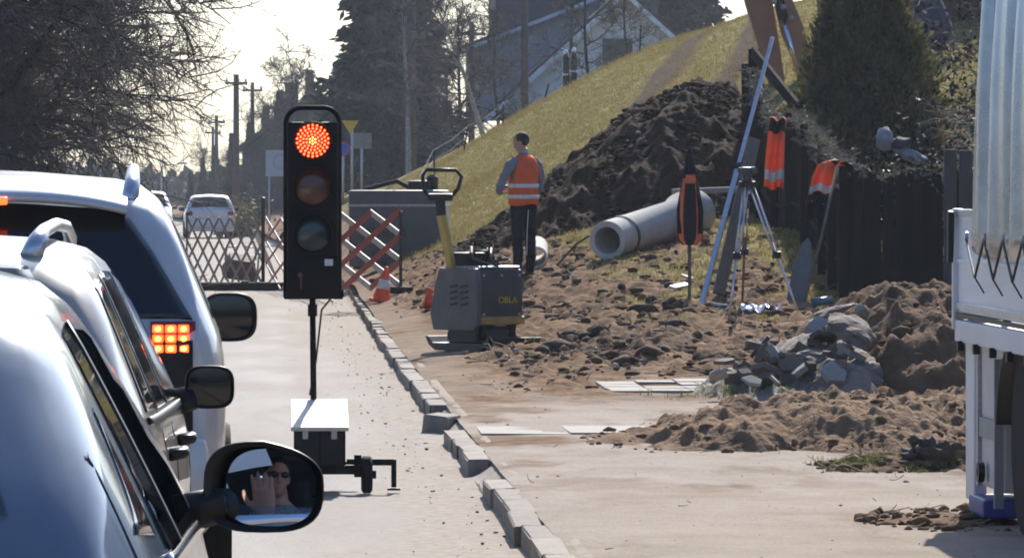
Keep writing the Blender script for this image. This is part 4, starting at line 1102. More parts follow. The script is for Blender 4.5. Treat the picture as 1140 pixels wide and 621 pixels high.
# ---- passenger of the pale blue hatchback, seen in its door mirror
def passenger():
    root = thing('person', 'person with dark glasses raising a hand, reflected in the blue hatchback door mirror', 'person', (-.63, 10.42, .0))
    mb = MB()
    loft_rings(mb, [((0, .1, .46), .17, .20), ((0, .02, .60), .17, .14), ((0, -.03, .80), .185, .12), ((0, -.05, .93), .17, .10), ((0, -.04, .985), .10, .075), ((0, -.02, 1.03), .058, .06), ((0, 0, 1.10), .056, .058)], 20)
    mb.tube([(.15, -.04, .92), (.24, .0, .82), (.27, .22, .72), (.22, .36, .82), (.18, .40, .93)], [.065, .06, .05, .045, .034], 12)
    mb.tube([(-.15, -.04, .92), (-.23, .0, .80), (-.22, .16, .66), (-.1, .32, .62)], [.065, .06, .05, .036], 12)
    hand(mb, (.182, .40, .93), (-.14, .05, 1), (-.5, -.83, 0), -1, 1.3, .3)
    hand(mb, (-.1, .32, .62), (.4, .9, 0), (0, 0, -1), -1, 1.0, .5)
    hm = head(mb, (0, .02, 1.165), R(-42), R(-4))
    body = mb.build('body', None, root); remeshed(body, .007, 1); me = body.data; me.materials.clear()
    for q in (M_skin, mat('teal_patterned_shirt', (.03, .07, .075), .85, base2=(.22, .27, .27), scale=28)): me.materials.append(q)
    for f in me.polygons:
        c = f.center; sk = c.z > 1.0 or (c.x > .08 and c.y > .30 and c.z > .86); f.material_index = 0 if sk else 1; f.use_smooth = True
    hc = Vector((0, .02, 1.165)); h = MB(); h.blob(hc + hm @ Vector((0, -.025, .048)), (.082, .098, .088), 5, 3, .05, hm); h.build('hair', MATS['dark_hair'], root, smooth=True)
    g = MB()
    for q in (-1, 1): g.blob(hc + hm @ Vector((q * .034, .092, .012)), (.028, .010, .020), 1, 2, 0, hm)
    g.tube([hc + hm @ Vector((-.075, .0, .018)), hc + hm @ Vector((-.06, .085, .02)), hc + hm @ Vector((0, .102, .02)), hc + hm @ Vector((.06, .085, .02)), hc + hm @ Vector((.075, .0, .018))], .003, 6); g.build('sunglasses', M_glass, root, smooth=True)
passenger()

# ================================================================== SITE THINGS
def pipe(label, a, b, ro=.235, ri=.165, socket=True):
    a = Vector(a); b = Vector(b); L = (b - a).length; root = thing('concrete_pipe', label, 'pipe', a)
    q = (b - a).to_track_quat('Z', 'Y').to_matrix()
    s = MB(); pr = [(ri, 0), (ro - .012, 0), (ro, .012), (ro, L * .84)]
    pr += [(ro + .06, L * .88), (ro + .065, L - .01), (ro + .05, L), (ri + .04, L), (ri + .04, L * .95), (ri, L * .94)] if socket else [(ro, L), (ri, L)]
    s.lathe(pr, rot=q, n=40, close=True)
    s.build('barrel', mat('pipe_concrete', (.52, .495, .45), .9, base2=(.40, .375, .335), scale=7, bump=.35, bscale=50), root, smooth=True, auto=40)
    if socket:
        s = MB(); s.lathe([(ro + .002, .38), (ro + .014, .38), (ro + .014, .43), (ro + .002, .43)], rot=q, n=32, close=True); s.build('green_strap', mat('green_strap', (.05, .07, .04), .8), root, smooth=True, auto=40)
    return root
pa = at(676, 268, 64.0); pb = at(772, 237, 66.3)
pipe('grey concrete sewer pipe lying on the bank behind the tripod', pa, pb)
p2 = at(597, 302, 66.5); pipe('short concrete pipe end beside the standing person', (p2.x, 66.5, gz(p2.x, 66.5) + .13), (p2.x + .06, 67.6, gz(p2.x, 66.5) + .25), .14, .11, False)
ga_ = at(606, 312, 65.0); gb_ = at(656, 262, 64.6)
s = MB(); s.tube([ga_, ga_.lerp(gb_, .3) + Vector((.0, 0, .03)), ga_.lerp(gb_, .7) + Vector((0, 0, .05)), gb_], .014, 6); tag(s.build('green_hose', mat('green_hose', (.04, .06, .025), .6), None, smooth=True), 'thin green hose running from the pipe mouth down to the person', 'hose')
# concrete slab behind the pipe
v = at(790, 212, 69); s = MB(); s.cbox((0, 0, 0), (.9, .5, .07), .008, (0, R(-2), R(6))); o = s.build('concrete_slab', M_conc); o.location = v; tag(o, 'pale concrete slab lying behind the sewer pipe', 'slab')

def survey_tripod():
    d = 54.5; top = at(832, 205, d)
    feet = [at(811, 349, 53.9), at(891, 345, 54.0), at(826, 338, 55.6)]
    root = thing('survey_tripod', 'aluminium survey tripod with a level instrument standing on rough soil', 'tripod', (top.x, d, gz(top.x, d)))
    o = root.location
    for i, f in enumerate(feet):
        fz = gz(f.x, f.y) - .02; f = Vector((f.x, f.y, fz)); t = top + Vector(((f.x - top.x) * .08, (f.y - top.y) * .08, -.03))
        mid = t.lerp(f, .52); lg = bpy.data.objects.new('leg', None); col.objects.link(lg); lg.parent = root
        dx = (f - t).cross(Vector((0, 1, 0))).normalized() * .022
        s = MB(); s.tube([t - o + dx, mid - o + dx * .8], .010, 8); s.tube([t - o - dx, mid - o - dx * .8], .010, 8); s.build('upper_tubes', M_alu, lg, smooth=True)
        s = MB(); s.tube([t.lerp(f, .4) - o, f - o], [.013, .012], 8); s.build('lower_tube', M_alu if i != 2 else M_wood, lg, smooth=True)
        s = MB(); s.cbox(mid - o, (.085, .06, .07), .01); s.build('clamp', M_black, lg)
        s = MB(); s.tube([f - o + Vector((0, 0, .05)), f - o], [.018, .004], 8); s.build('point', M_black, lg)
    hd = MB(); hd.lathe([(.085, -.03), (.09, 0), (.09, .025), (.05, .03)], top - o, None, 20); hd.build('head_plate', M_black, root, smooth=True, auto=40)
    inst = MB(); c = top - o; inst.lathe([(.06, .03), (.06, .05), (.045, .055), (.05, .09), (.03, .10)], c, None, 18); inst.cbox(c + Vector((0, 0, .13)), (.13, .11, .085), .02); inst.lathe([(.028, -.1), (.032, .0), (.036, .1)], c + Vector((0, 0, .14)), (R(90), 0, R(50)), 14); inst.build('level_instrument', mat('instrument_grey', (.05, .055, .06), .45), root, smooth=True, auto=40)
    bolt = MB(); bolt.tube([c + Vector((0, 0, -.03)), c + Vector((.005, 0, -.25))], .012, 8); bolt.tube([c + Vector((.02, 0, -.1)), c + Vector((.03, -.01, -.32)), c + Vector((.0, -.01, -.36)), c + Vector((.03, -.01, -.42))], .008, 6); bolt.build('strap', M_black, root, smooth=True)
survey_tripod()

def staff():
    a = at(779, 297, 56.5); a.z = gz(a.x, a.y) - .01; b = at(860, 42, 59.0)
    root = thing('levelling_staff', 'long aluminium levelling staff leaning against the dark fence', 'staff', a)
    s = MB(); s.bar((0, 0, 0), (b - a) * .52, .055, .03); s.build('lower_section', M_alu, root, bevel=.004)
    s = MB(); s.bar((b - a) * .5, b - a, .042, .022); s.build('upper_section', M_alu, root, bevel=.003)
    s = MB(); s.bar((b - a) * .505, (b - a) * .525, .068, .045); s.build('joint_clip', M_black, root)
    s = MB(); s.bar((b - a) * -.004, (b - a) * .02, .065, .04); s.build('foot_cap', M_black, root)
staff()
a = at(800, 275, 57.5); a.z = gz(a.x, a.y); b = at(840, 155, 59)
s = MB(); s.bar((0, 0, 0), b - a, .13, .035, up=(0, 1, 0)); o = s.build('leaning_plank', M_wood, None, bevel=.004); o.location = a; tag(o, 'brown timber plank leaning on the fence between staff and tripod', 'plank')

def draped(name, label, cat, path, width, mt, band=None, seed=0, folds=3, loc=(0, 0, 0), thick=.006, extra=None):
    """cloth hanging along a path of (x,y,z,width factor); folds run down it"""
    rnd = random.Random(seed); root = thing(name, label, cat, loc)
    P = [Vector(q[:3]) for q in path]; Wd = [q[3] for q in path]; n = len(P)
    def fn(u, v):
        f = v * (n - 1); i = min(int(f), n - 2); t = f - i; c = P[i].lerp(P[i + 1], t); w = (Wd[i] * (1 - t) + Wd[i + 1] * t) * width
        x = (u - .5) * w; fold = .18 * width * math.sin(u * folds * math.pi * 2 + seed + v * 1.4) * (.4 + .6 * math.sin(min(1, v * 1.2) * math.pi * .7))
        return (c.x + x, c.y + fold, c.z + .02 * math.sin(u * 9 + seed))
    s = MB(); s.grid(fn, 28, 24); s.build('cloth', mt, root, smooth=True, solid=thick)
    for (v0, v1, m2) in (band or []):
        q = MB(); q.grid(lambda u, v: Vector(fn(u, v0 + (v1 - v0) * v)) + Vector((0, -.009, 0)), 28, 4); q.build('reflective_stripe' if m2 is M_refl else 'dark_panel', m2, root, smooth=True, solid=.004)
    return root
M_navy = mat('navy_cloth', (.007, .008, .013), .9, base2=(.012, .012, .018), scale=12, spec=.15)
# orange vests over the fence, jacket on a stake
d = 61.0; t = at(866, 133, d)
draped('hi_vis_vest', 'narrow folded orange vest hanging over the fence left of the thuja', 'vest', [(.03, .10, -.12, .7), (.03, .05, .0, .8), (0, -.04, .0, .9), (-.02, -.07, -.2, 1), (-.04, -.08, -.5, 1.1), (-.05, -.08, -.78, 1.15)], .19, M_orange2, [(.86, .94, M_refl), (.40, .55, M_navy)], 1, 3, t)
d = 57.0; t = at(922, 182, d)
draped('hi_vis_vest', 'orange and navy vest slung over the fence corner above a stick', 'vest', [(.18, .1, -.04, .6), (.10, .04, .02, .8), (0, -.05, .0, 1), (-.06, -.09, -.12, 1), (-.10, -.10, -.30, 1), (-.14, -.1, -.42, .95), (-.15, -.1, -.6, .8)], .24, M_orange2, [(.60, .67, M_refl), (.68, 1.0, M_navy), (.05, .3, M_navy)], 4, 2, t)
def stake_jacket():
    b = at(768, 285, 57.5); b.z = gz(b.x, b.y); h = at(765, 166, 57.5).z - b.z
    stake = MB(); stake.bar((.0, .05, -.1), (.0, .05, h - .01), .035, .035); so = stake.build('wooden_stake', M_wood, None); so.location = b; tag(so, 'wooden stake holding up the black and orange jacket', 'stake')
    root = thing('work_jacket', 'black and orange work jacket hung on a stake in front of the pipe', 'jacket', b)
    prof = [(h + .02, .012, .03), (h - .10, .035, .05), (h - .28, .065, .07), (h - .5, .10, .085), (h - .75, .125, .09), (h - .95, .12, .085), (h - 1.02, .07, .06)]
    n = 28
    def surf(u, v, grow=1.0, a0=0, a1=2 * math.pi):
        f = v * (len(prof) - 1); i = min(int(f), len(prof) - 2); t = f - i; z = prof[i][0] * (1 - t) + prof[i + 1][0] * t; rx = prof[i][1] * (1 - t) + prof[i + 1][1] * t; ry = prof[i][2] * (1 - t) + prof[i + 1][2] * t
        a = a0 + (a1 - a0) * u; k = (1 + .14 * math.sin(a * 5 + v * 3)) * grow
        return (rx * math.cos(a) * k, ry * math.sin(a) * k + .02, z)
    s = MB(); s.grid(surf, 40, 24, wrapu=True); s.build('cloth', M_navy, root, smooth=True, solid=.005)
    for a0, a1, v0, v1 in ((R(212), R(232), .36, 1.0), (R(302), R(338), .33, 1.0), (R(232), R(302), .33, .40)):
        s = MB(); s.grid(lambda u, v: surf(u, v0 + (v1 - v0) * v, 1.05, a0, a1), 12, 20); s.build('orange_panel', M_orange2, root, smooth=True, solid=.004)
    for sg in (-1, 1):
        s = MB(); s.tube([(sg * .06, 0, h - .35), (sg * .115, -.02, h - .65), (sg * .11, -.03, h - .9)], [.03, .03, .028], 10); s.build('sleeve', M_navy, root, smooth=True)
stake_jacket()
def spade():
    a = at(884, 330, 56.3); b = at(893, 250, 56.6); root = thing('spade_blade', 'grey pointed spade blade standing against the fence foot', 'spade', (a.x, a.y, gz(a.x, a.y)))
    h = b.z - root.location.z
    s = MB(); s.prism([(-.09, 0), (.09, 0), (.115, .18), (.10, .45), (.05, .68), (.0, .74), (-.05, .66), (-.095, .42)], .006, (0, 0, -.05), Matrix.Rotation(R(82), 3, 'X') @ Matrix.Rotation(R(-12), 3, 'Z')); s.build('blade', mat('dull_steel', (.13, .13, .135), .6, .3), root)
    s = MB(); s.tube([(-.03, .02, -.06), (.0, .05, .12)], .02, 8); s.build('socket', M_dust_black, root)
spade()
a = at(895, 332, 55.8); a.z = gz(a.x, a.y); b = at(932, 186, 56.6)
s = MB(); s.tube([(0, 0, 0), (b - a) * .5 + Vector((.01, 0, 0)), b - a], [.017, .016, .015], 8); o = s.build('tool_handle', M_wood, None, smooth=True); o.location = a; tag(o, 'thin wooden tool handle leaning on the fence below the navy vest', 'handle')
def foil():
    c = at(846, 345, 54.6); c.z = gz(c.x, c.y) + .015; rnd = random.Random(4)
    s = MB(); s.grid(lambda u, v: ((u - .5) * .42 * (1 - .3 * abs(v - .5)), (v - .5) * .5, .03 + .07 * (vnoise(u * 7, v * 7, 5) - .3) + .05 * (vnoise(u * 15, v * 15, 6) - .5)), 22, 18)
    o = s.build('plastic_sheet', mat('white_plastic', (.70, .71, .73), .25, var=.05), None, solid=.003); o.location = c; tag(o, 'crumpled white plastic sheet on the soil at the tripod feet', 'plastic sheet')
foil()
c = at(905, 345, 55.2); s = MB(); s.tube([(0, 0, 0), (.2, .1, .02)], .045, 12); o = s.build('plastic_bottle', mat('teal_plastic', (.05, .12, .13), .3), None, smooth=True); o.location = (c.x, c.y, gz(c.x, c.y) + .05); tag(o, 'teal plastic tube lying at the fence foot beside the spade', 'tube')
for i, (px, py, dd, L) in enumerate(((757, 283, 59.5, .2), (765, 270, 60.5, .14), (800, 320, 56.5, .16))):
    c = at(px, py, dd); s = MB(); s.cbox((0, 0, .02), (.09, L * 1.6, .03), .006, (R(6), R(14), R(-35 + 50 * i))); o = s.build('wood_offcut', M_slat_w, None); o.location = (c.x, c.y, gz(c.x, c.y) + .015)
    tag(o, ['pale board offcut on grass below the jacket', 'short pale offcut behind the hanging jacket', 'small pale offcut left of the tripod'][i], 'offcut')

# ================================================================== SOIL HEAPS, CLODS, RUBBLE
M_soil_dark = mat('soil_dark', (.040, .020, .0105), .95, base2=(.016, .008, .0045), scale=3.5, bump=1.0, bscale=22, spec=.05)
M_soil_mid = mat('soil_mid', (.17, .104, .060), .95, base2=(.085, .050, .030), scale=3.5, bump=1.0, bscale=26, spec=.05)
M_soil_sand = mat('soil_sandy', (.25, .16, .092), .95, base2=(.12, .074, .044), scale=4.0, bump=1.0, bscale=28, spec=.05)
HEAPS = []
def heap(label, x0, x1, y0, y1, hfun, mt, res=(.035, .05), lump=.12, seed=0, freq=3.0):
    xs = np.arange(x0, x1, res[0]); ys = np.arange(y0, y1, res[1]); X, Y = np.meshgrid(xs, ys)
    H = hfun(X, Y); e = np.clip(H / .12, 0, 1)
    H2 = H + e * lump * 2 * (fbm(X * freq, Y * freq * .7, seed, 5, .58) - .5) + e * .35 * lump * 4 * np.clip(fbm(X * freq * 2.2, Y * freq * 1.6, seed + 9, 3) - .55, 0, 1)
    H2 = H2 + e * lump * .32 * (1 - np.abs(fbm(X * freq * 1.7, Y * freq * 1.1, seed + 31, 4, .6) * 2 - 1)) - e * lump * .3
    Z = ground_base(X, Y) + H2 - .06
    nx, ny = len(xs), len(ys); V = np.stack([X.ravel(), Y.ravel(), Z.ravel()], 1)
    i = np.arange((ny - 1) * nx).reshape(ny - 1, nx)[:, :-1].ravel(); F = np.stack([i, i + 1, i + nx + 1, i + nx], 1)
    keep = (H.ravel()[F].max(1) > .02); F = F[keep]
    o = np_mesh('soil_heap', V, F, mt, smooth=True); tag(o, label, 'soil heap')
    HEAPS.append((x0, x1, y0, y1, hfun)); return o
def bump2(cx, cy, rx, ry, h, p=.75):
    return lambda X, Y: h * np.clip(1 - ((X - cx) / rx) ** 2 - ((Y - cy) / ry) ** 2, 0, 1) ** p
def combine(*fs): return lambda X, Y: np.maximum.reduce([f(X, Y) for f in fs])
def hz(x, y): 
    z = 0.0
    for (x0, x1, y0, y1, f) in HEAPS:
        if x0 < x < x1 and y0 < y < y1: z = max(z, float(f(np.array(x), np.array(y))))
    return z
# dark spoil on the bank: ridge climbing to the right
def spoil(X, Y):
    rid = np.interp(X, [2.3, 2.75, 3.35, 4.36, 5.13, 6.03, 6.7, 7.2], [.0, .12, .36, .86, 1.26, 1.38, 1.10, .0])
    w = np.interp(X, [2.3, 4, 6, 7.2], [1.8, 3.4, 4.4, 3.5])
    t = np.clip(1 - np.abs((Y - 77) / w) ** 1.6, 0, 1); return rid * t ** .9
heap('large dark heap of excavated soil piled on the grassy bank behind the pipe', 2.3, 7.2, 72, 82, spoil, M_soil_dark, (.03, .05), .26, 5, 2.4)
heap('sandy soil heap spread on the walk in front of the rubble', 1.9, 5.2, 29.6, 36.5, combine(bump2(2.80, 32.3, .62, 1.3, .27), bump2(3.55, 32.8, .95, 2.0, .33), bump2(4.5, 33, .8, 2.2, .36), bump2(2.6, 32.6, .85, 1.9, .10)), M_soil_sand, (.016, .028), .105, 6, 4.6)
heap('steep brown soil heap behind the truck with a broken slab on it', 3.7, 7.0, 38.2, 46, combine(bump2(4.95, 41.6, 1.05, 2.6, .72, .8), bump2(6.0, 42, 1.0, 2.6, .62)), M_soil_mid, (.022, .04), .20, 7, 3.0)
heap('low crumbly pile of soil at the truck wheel', 2.55, 4.4, 23.4, 26.4, combine(bump2(3.15, 24.6, .55, .9, .085), bump2(3.7, 25.0, .6, 1.0, .12)), M_soil_mid, (.02, .03), .04, 8, 5.0)
heap('low clump of dark earth and turf beside the truck tail', 2.9, 4.4, 28.6, 30.6, combine(bump2(3.35, 29.4, .42, .6, .12), bump2(3.75, 29.6, .45, .7, .16)), M_soil_mid, (.02, .03), .04, 9, 5.0)
heap('row of soft soil lumps between the compactor and the tripod', 2.45, 4.1, 45.2, 51.5, combine(bump2(2.95, 48.6, .42, 1.8, .20), bump2(3.35, 47.4, .36, 1.3, .20), bump2(3.62, 49.3, .30, 1.3, .17)), M_soil_mid, (.022, .04), .13, 10, 4.0)

def top_z(x, y): return gz(x, y) + 0.0 if hz(x, y) < .05 else float(ground_base(np.array([x]), np.array([y]))[0]) + hz(x, y) - .06

def clods(name, label, n, sampler, rmin, rmax, mt, seed):
    rnd = np.random.default_rng(seed); bm = bmesh.new(); bmesh.ops.create_icosphere(bm, subdivisions=1, radius=1); bm.verts.index_update()
    base = np.array([v.co[:] for v in bm.verts]); tri = np.array([[v.index for v in f.verts] for f in bm.faces]); bm.free()
    pts = sampler(n, rnd); n = len(pts); k = len(base)
    r = rmin * (rmax / rmin) ** (rnd.random(n) ** 2.2)
    sc = r[:, None, None] * (1 + .35 * (rnd.random((n, 1, 3)) - .5) * 2) * np.array([1.15, 1.15, .62])
    V = base[None] * (1 + .6 * (rnd.random((n, k, 1)) - .5)) * sc
    a = rnd.random(n) * 6.28; c, s_ = np.cos(a), np.sin(a)
    x = V[:, :, 0] * c[:, None] - V[:, :, 1] * s_[:, None]; y = V[:, :, 0] * s_[:, None] + V[:, :, 1] * c[:, None]
    V = np.stack([x, y, V[:, :, 2]], 2) + pts[:, None, :] + np.array([0, 0, .25]) * r[:, None, None]
    F = (tri[None] + (np.arange(n) * k)[:, None, None]).reshape(-1, 3)
    o = np_mesh(name, V.reshape(-1, 3), F, mt, smooth=True); tag(o, label, 'soil', kind='stuff'); return o
def heapsurf(x, y):
    z = ground(x, y)
    for (x0, x1, y0, y1, f) in HEAPS:
        m = (x > x0) & (x < x1) & (y > y0) & (y < y1); h = np.where(m, f(x, y), 0); z = np.where(h > .05, ground_base(x, y) + h - .06, z)
    return z
def samp_rough(n, rnd):
    x = 1.5 + rnd.random(n * 3) * 6.0; y = 40 + rnd.random(n * 3) * 42; m = rough_mask(x, y) * (1 - .85 * grass_mask(x, y)) * (fbm(x * 1.6, y * .6, 91) > .46); k = rnd.random(n * 3) < m
    x, y = x[k][:n], y[k][:n]; return np.stack([x, y, heapsurf(x, y)], 1)
def samp_heaps(n, rnd):
    out = []
    for (x0, x1, y0, y1, f) in HEAPS[1:]:
        q = n // 6; x = x0 + rnd.random(q * 2) * (x1 - x0); y = y0 + rnd.random(q * 2) * (y1 - y0); k = f(x, y) > .03; x, y = x[k], y[k]; out.append(np.stack([x, y, heapsurf(x, y)], 1))
    return np.concatenate(out)
def samp_spoil(n, rnd):
    x = 2.3 + rnd.random(n * 2) * 4.9; y = 71.5 + rnd.random(n * 2) * 9; k = spoil(x, y) > .02; x, y = x[k], y[k]; return np.stack([x, y, ground_base(x, y) + spoil(x, y) - .06], 1)
def samp_walk(n, rnd):
    x = 1.2 + rnd.random(n) ** .7 * 3.4; y = 21 + rnd.random(n) * 24; return np.stack([x, y, ground(x, y)], 1)
def samp_edge(n, rnd):
    y = 20 + rnd.random(n) * 60; x = 1.1 - np.abs(rnd.normal(0, .28, n)); return np.stack([x, y, np.zeros(n) + .01], 1)
clods('soil_clods', 'loose clods of brown soil scattered over the churned ground', 6500, samp_rough, .008, .07, mat('clod_brown', (.16, .10, .060), .95, base2=(.09, .055, .034), scale=5, bump=.8, bscale=40, spec=.05, island=.3), 1)
clods('soil_clods', 'loose clods of sandy soil on the low heaps', 3000, samp_heaps, .008, .045, mat('clod_sandy', (.20, .13, .078), .95, base2=(.11, .068, .042), scale=5, bump=.8, bscale=40, spec=.05, island=.3), 2)
clods('soil_clods', 'dark damp clods covering the big spoil heap', 1700, samp_spoil, .012, .09, mat('clod_dark', (.042, .021, .011), .95, base2=(.016, .008, .0045), scale=5, bump=.8, bscale=40, spec=.05, island=.3), 3)  # clods in nearly the same dark brown as the heap
clods('gravel', 'small crumbs of dirt and gravel on the dusty walk', 260, samp_walk, .003, .012, mat('crumb', (.20, .155, .115), .95, island=.4), 4)
clods('gravel', 'crumbs of dirt washed along the road edge', 500, samp_edge, .003, .012, MATS['crumb'], 5)


def samp_lumps(n, rnd):
    x = np.concatenate([rnd.normal(3.1, .33, n // 2), rnd.normal(3.5, 1.0, n // 2)]); y = np.concatenate([rnd.normal(48, 1.4, n // 2), rnd.normal(54, 4.5, n // 2)]); k = (x > 1.9) & (x < 6); x, y = x[k], y[k]; return np.stack([x, y, heapsurf(x, y) - .02], 1)
clods('soil_clods', 'larger rounded lumps of dark turf and soil on the churned ground', 110, samp_lumps, .05, .16, mat('turf_lump', (.085, .052, .032), .95, base2=(.045, .028, .018), scale=6, bump=1.0, bscale=30, spec=.2, island=.35), 9)
# broken paving: many separate chunks
def rubble():
    rnd = random.Random(12)
    mts = [mat('rubble_grey', (.155, .128, .102), .9, base2=(.085, .066, .05), scale=7, bump=.6, island=.3, objrand=True), mat('rubble_pale', (.30, .285, .26), .9, base2=(.21, .20, .18), scale=7, bump=.4), mat('rubble_brown', (.16, .12, .09), .9, base2=(.10, .075, .055), scale=7, bump=.4)]
    shapes = []
    for q in range(6):
        s = MB(); n = rnd.randint(4, 6); w = rnd.uniform(.7, 1.2)
        poly = [(math.cos(2 * math.pi * i / n + rnd.uniform(-.3, .3)) * rnd.uniform(.75, 1.1) * w, math.sin(2 * math.pi * i / n + rnd.uniform(-.3, .3)) * rnd.uniform(.75, 1.1)) for i in range(n)]
        s.prism(poly, rnd.uniform(.5, .8), (0, 0, -.3)); o = s.build('rubble_stone', mts[0], None, bevel=.05)
        dg = bpy.context.evaluated_depsgraph_get(); me = bpy.data.meshes.new_from_object(o.evaluated_get(dg)); bpy.data.objects.remove(o)
        for m_ in mts:
            c = me.copy(); c.materials.clear(); c.materials.append(m_); shapes.append(c)
    def put(px, py, d, r, flat=1.0, big=None):
        p = at(px, py, d); o = bpy.data.objects.new('rubble_stone', shapes[rnd.randrange(len(shapes))]); col.objects.link(o)
        o.location = p; o.scale = (r, r * rnd.uniform(.8, 1.2), r * rnd.uniform(.6, 1.0) * flat); o.rotation_euler = (rnd.uniform(-.9, .9), rnd.uniform(-.9, .9), rnd.uniform(0, 6))
        hue = ('grey', 'pale', 'brownish')[mts.index(o.data.materials[0])]; size = 'small' if r < .07 else ('middling' if r < .1 else 'large')
        side = 'left end' if px < 850 else ('middle' if px < 905 else 'right end'); row = 'foot' if py > 408 else ('flank' if py > 385 else 'crest')
        tag(o, '%s %s broken paving stone on the %s of the rubble heap, towards its %s' % (size, hue, row, side), 'stone', 'broken paving stones in the rubble heap'); return o
    for i in range(46):
        u = rnd.random(); px = 795 + u * 165; base = 430 - u * 12; topy = np.interp(px, [795, 830, 880, 930, 960], [408, 385, 372, 352, 345]); v = rnd.random()
        put(px, base + (topy - base) * v, 39.2 + 1.4 * v + rnd.uniform(-.2, .2), rnd.uniform(.045, .125))
    # mass under the chunks so that none floats
    o = heap('grey mixed rubble and grit between the walk and the brown soil heap', 3.0, 4.75, 38.2, 42.4, combine(bump2(3.65, 40.2, .55, 1.4, .20), bump2(4.15, 40.5, .6, 1.6, .46)), mts[0], (.025, .04), .10, 15, 4.0); o.name = 'rubble_heap'
    for (px, py, d, r, lab) in ((800, 418, 38.9, .10, 'flat pale stone at the left foot of the rubble heap'), (838, 424, 38.7, .085, 'small pale stone lying in front of the rubble heap'), (862, 423, 38.7, .07, 'smaller pale stone in front of the rubble heap, right of another')):
        o = put(px, py, d, r, .5); o.data = shapes[1]; o['label'] = lab; del o['group']
    # big tilted slabs
    for (px, py, d, sx, sy, sz, rot, mi, lab) in ((950, 368, 39.7, .34, .4, .09, (R(18), R(24), R(-12)), 2, 'large brown broken slab tilted on top of the rubble heap'), (905, 406, 39.7, .25, .26, .12, (R(8), R(10), R(10)), 0, 'large grey broken concrete block in the rubble heap below the tilted slab'), (930, 350, 41.5, .34, .4, .08, (R(-10), R(-12), R(30)), 0, 'grey broken slab at the top of the rubble heap against the fence'), (985, 336, 43, .30, .4, .07, (R(-14), R(10), R(5)), 0, 'grey slab lying on the crest of the brown soil heap')):
        p = at(px, py, d); s = MB(); s.blob((0, 0, 0), (sx * .55, sy * .55, sz * .75), px, 3, .34, rot, 1.5); s.v = [tuple(c_ + random.Random(hash((px, round(c_, 4)))).uniform(-.006, .006) for c_ in v_) for v_ in s.v]; o = s.build('broken_slab', mts[mi], None); o.location = p; tag(o, lab, 'slab')
    p = at(1036, 512, 29.3); s = MB(); s.blob((0, 0, .0), (.15, .16, .12), 8, 4, .7, freq=2.4); o = s.build('boulder', mat('boulder', (.10, .075, .055), .95, base2=(.05, .038, .03), scale=6, bump=1.0), None, smooth=True); o.location = p; tag(o, 'dark earthy boulder on the turf clump beside the truck', 'boulder')
    p = at(796, 384, 45); s = MB(); s.blob((0, 0, 0), (.19, .2, .10), 9, 3, .35); o = s.build('boulder', M_soil_mid, None, smooth=True); o.location = (p.x, p.y, gz(p.x, p.y) + .02); tag(o, 'dark flat lump of earth behind the pale slabs left of the rubble', 'lump')
rubble()

# ================================================================== GRASS
def grass(name, label, pts, h, mt, seed, bl=7, spread=.05, w=.006):
    rnd = np.random.default_rng(seed); n = len(pts); P = np.repeat(pts, bl, 0); N = len(P)
    P = P + np.concatenate([rnd.normal(0, spread, (N, 2)), np.zeros((N, 1))], 1)
    H = h * (.5 + rnd.random(N)); a = rnd.random(N) * 6.28; lean = rnd.normal(0, .5, (N, 2)) * H[:, None]
    dx = np.stack([np.cos(a), np.sin(a), np.zeros(N)], 1) * w
    T = P + np.concatenate([lean, H[:, None]], 1); Mv = (P + T) / 2 + np.concatenate([-.15 * lean, .12 * H[:, None]], 1)
    V = np.stack([P - dx, P + dx, Mv + dx * .7, Mv - dx * .7, T], 1).reshape(-1, 3); b = np.arange(N) * 5
    F = np.concatenate([np.stack([b, b + 1, b + 2], 1), np.stack([b, b + 2, b + 3], 1), np.stack([b + 3, b + 2, b + 4], 1)])
    o = np_mesh(name, V, F, mt); tag(o, label, 'grass', kind='stuff'); return o
M_dry = mat('dry_grass', (.29, .24, .085), .85, base2=(.17, .135, .045), scale=1.2, island=.35, trans=.3)
M_green = mat('green_grass', (.12, .17, .035), .85, base2=(.16, .17, .05), scale=3, island=.35, trans=.3)
rg = np.random.default_rng(5)
x = 1.6 + rg.random(90000) * 10; y = 80 + rg.random(90000) ** 1.2 * 60
k = rg.random(90000) < grass_mask(x, y) * np.clip(1.15 - (y - 80) / 110, .3, 1); x, y = x[k], y[k]
grass('grass', 'short dry yellow green grass covering the bank', np.stack([x, y, ground(x, y) - .01], 1), .036, M_dry, 1, 5, .08, .0055)
x = 3.2 + rg.random(9000) * 4; y = 50 + rg.random(9000) * 24; k = rg.random(9000) < grass_mask(x, y) * .8; x, y = x[k], y[k]
grass('grass', 'patches of thin dry grass around the pipe and tripod', np.stack([x, y, ground(x, y) - .01], 1), .05, M_dry, 2, 6, .05, .006)
x = rg.normal(3.36, .17, 260); y = rg.normal(29.5, .25, 260)
grass('grass', 'tuft of fresh green grass beside the truck tail', np.stack([x, y, heapsurf(x, y) - .01], 1), .028, M_green, 3, 12, .02, .0025)
x = rg.normal(3.45, .25, 60); y = rg.normal(39.5, .3, 60)
grass('grass', 'thin green grass at the left foot of the rubble', np.stack([x, y, heapsurf(x, y) - .01], 1), .05, M_green, 4, 7, .04, .004)

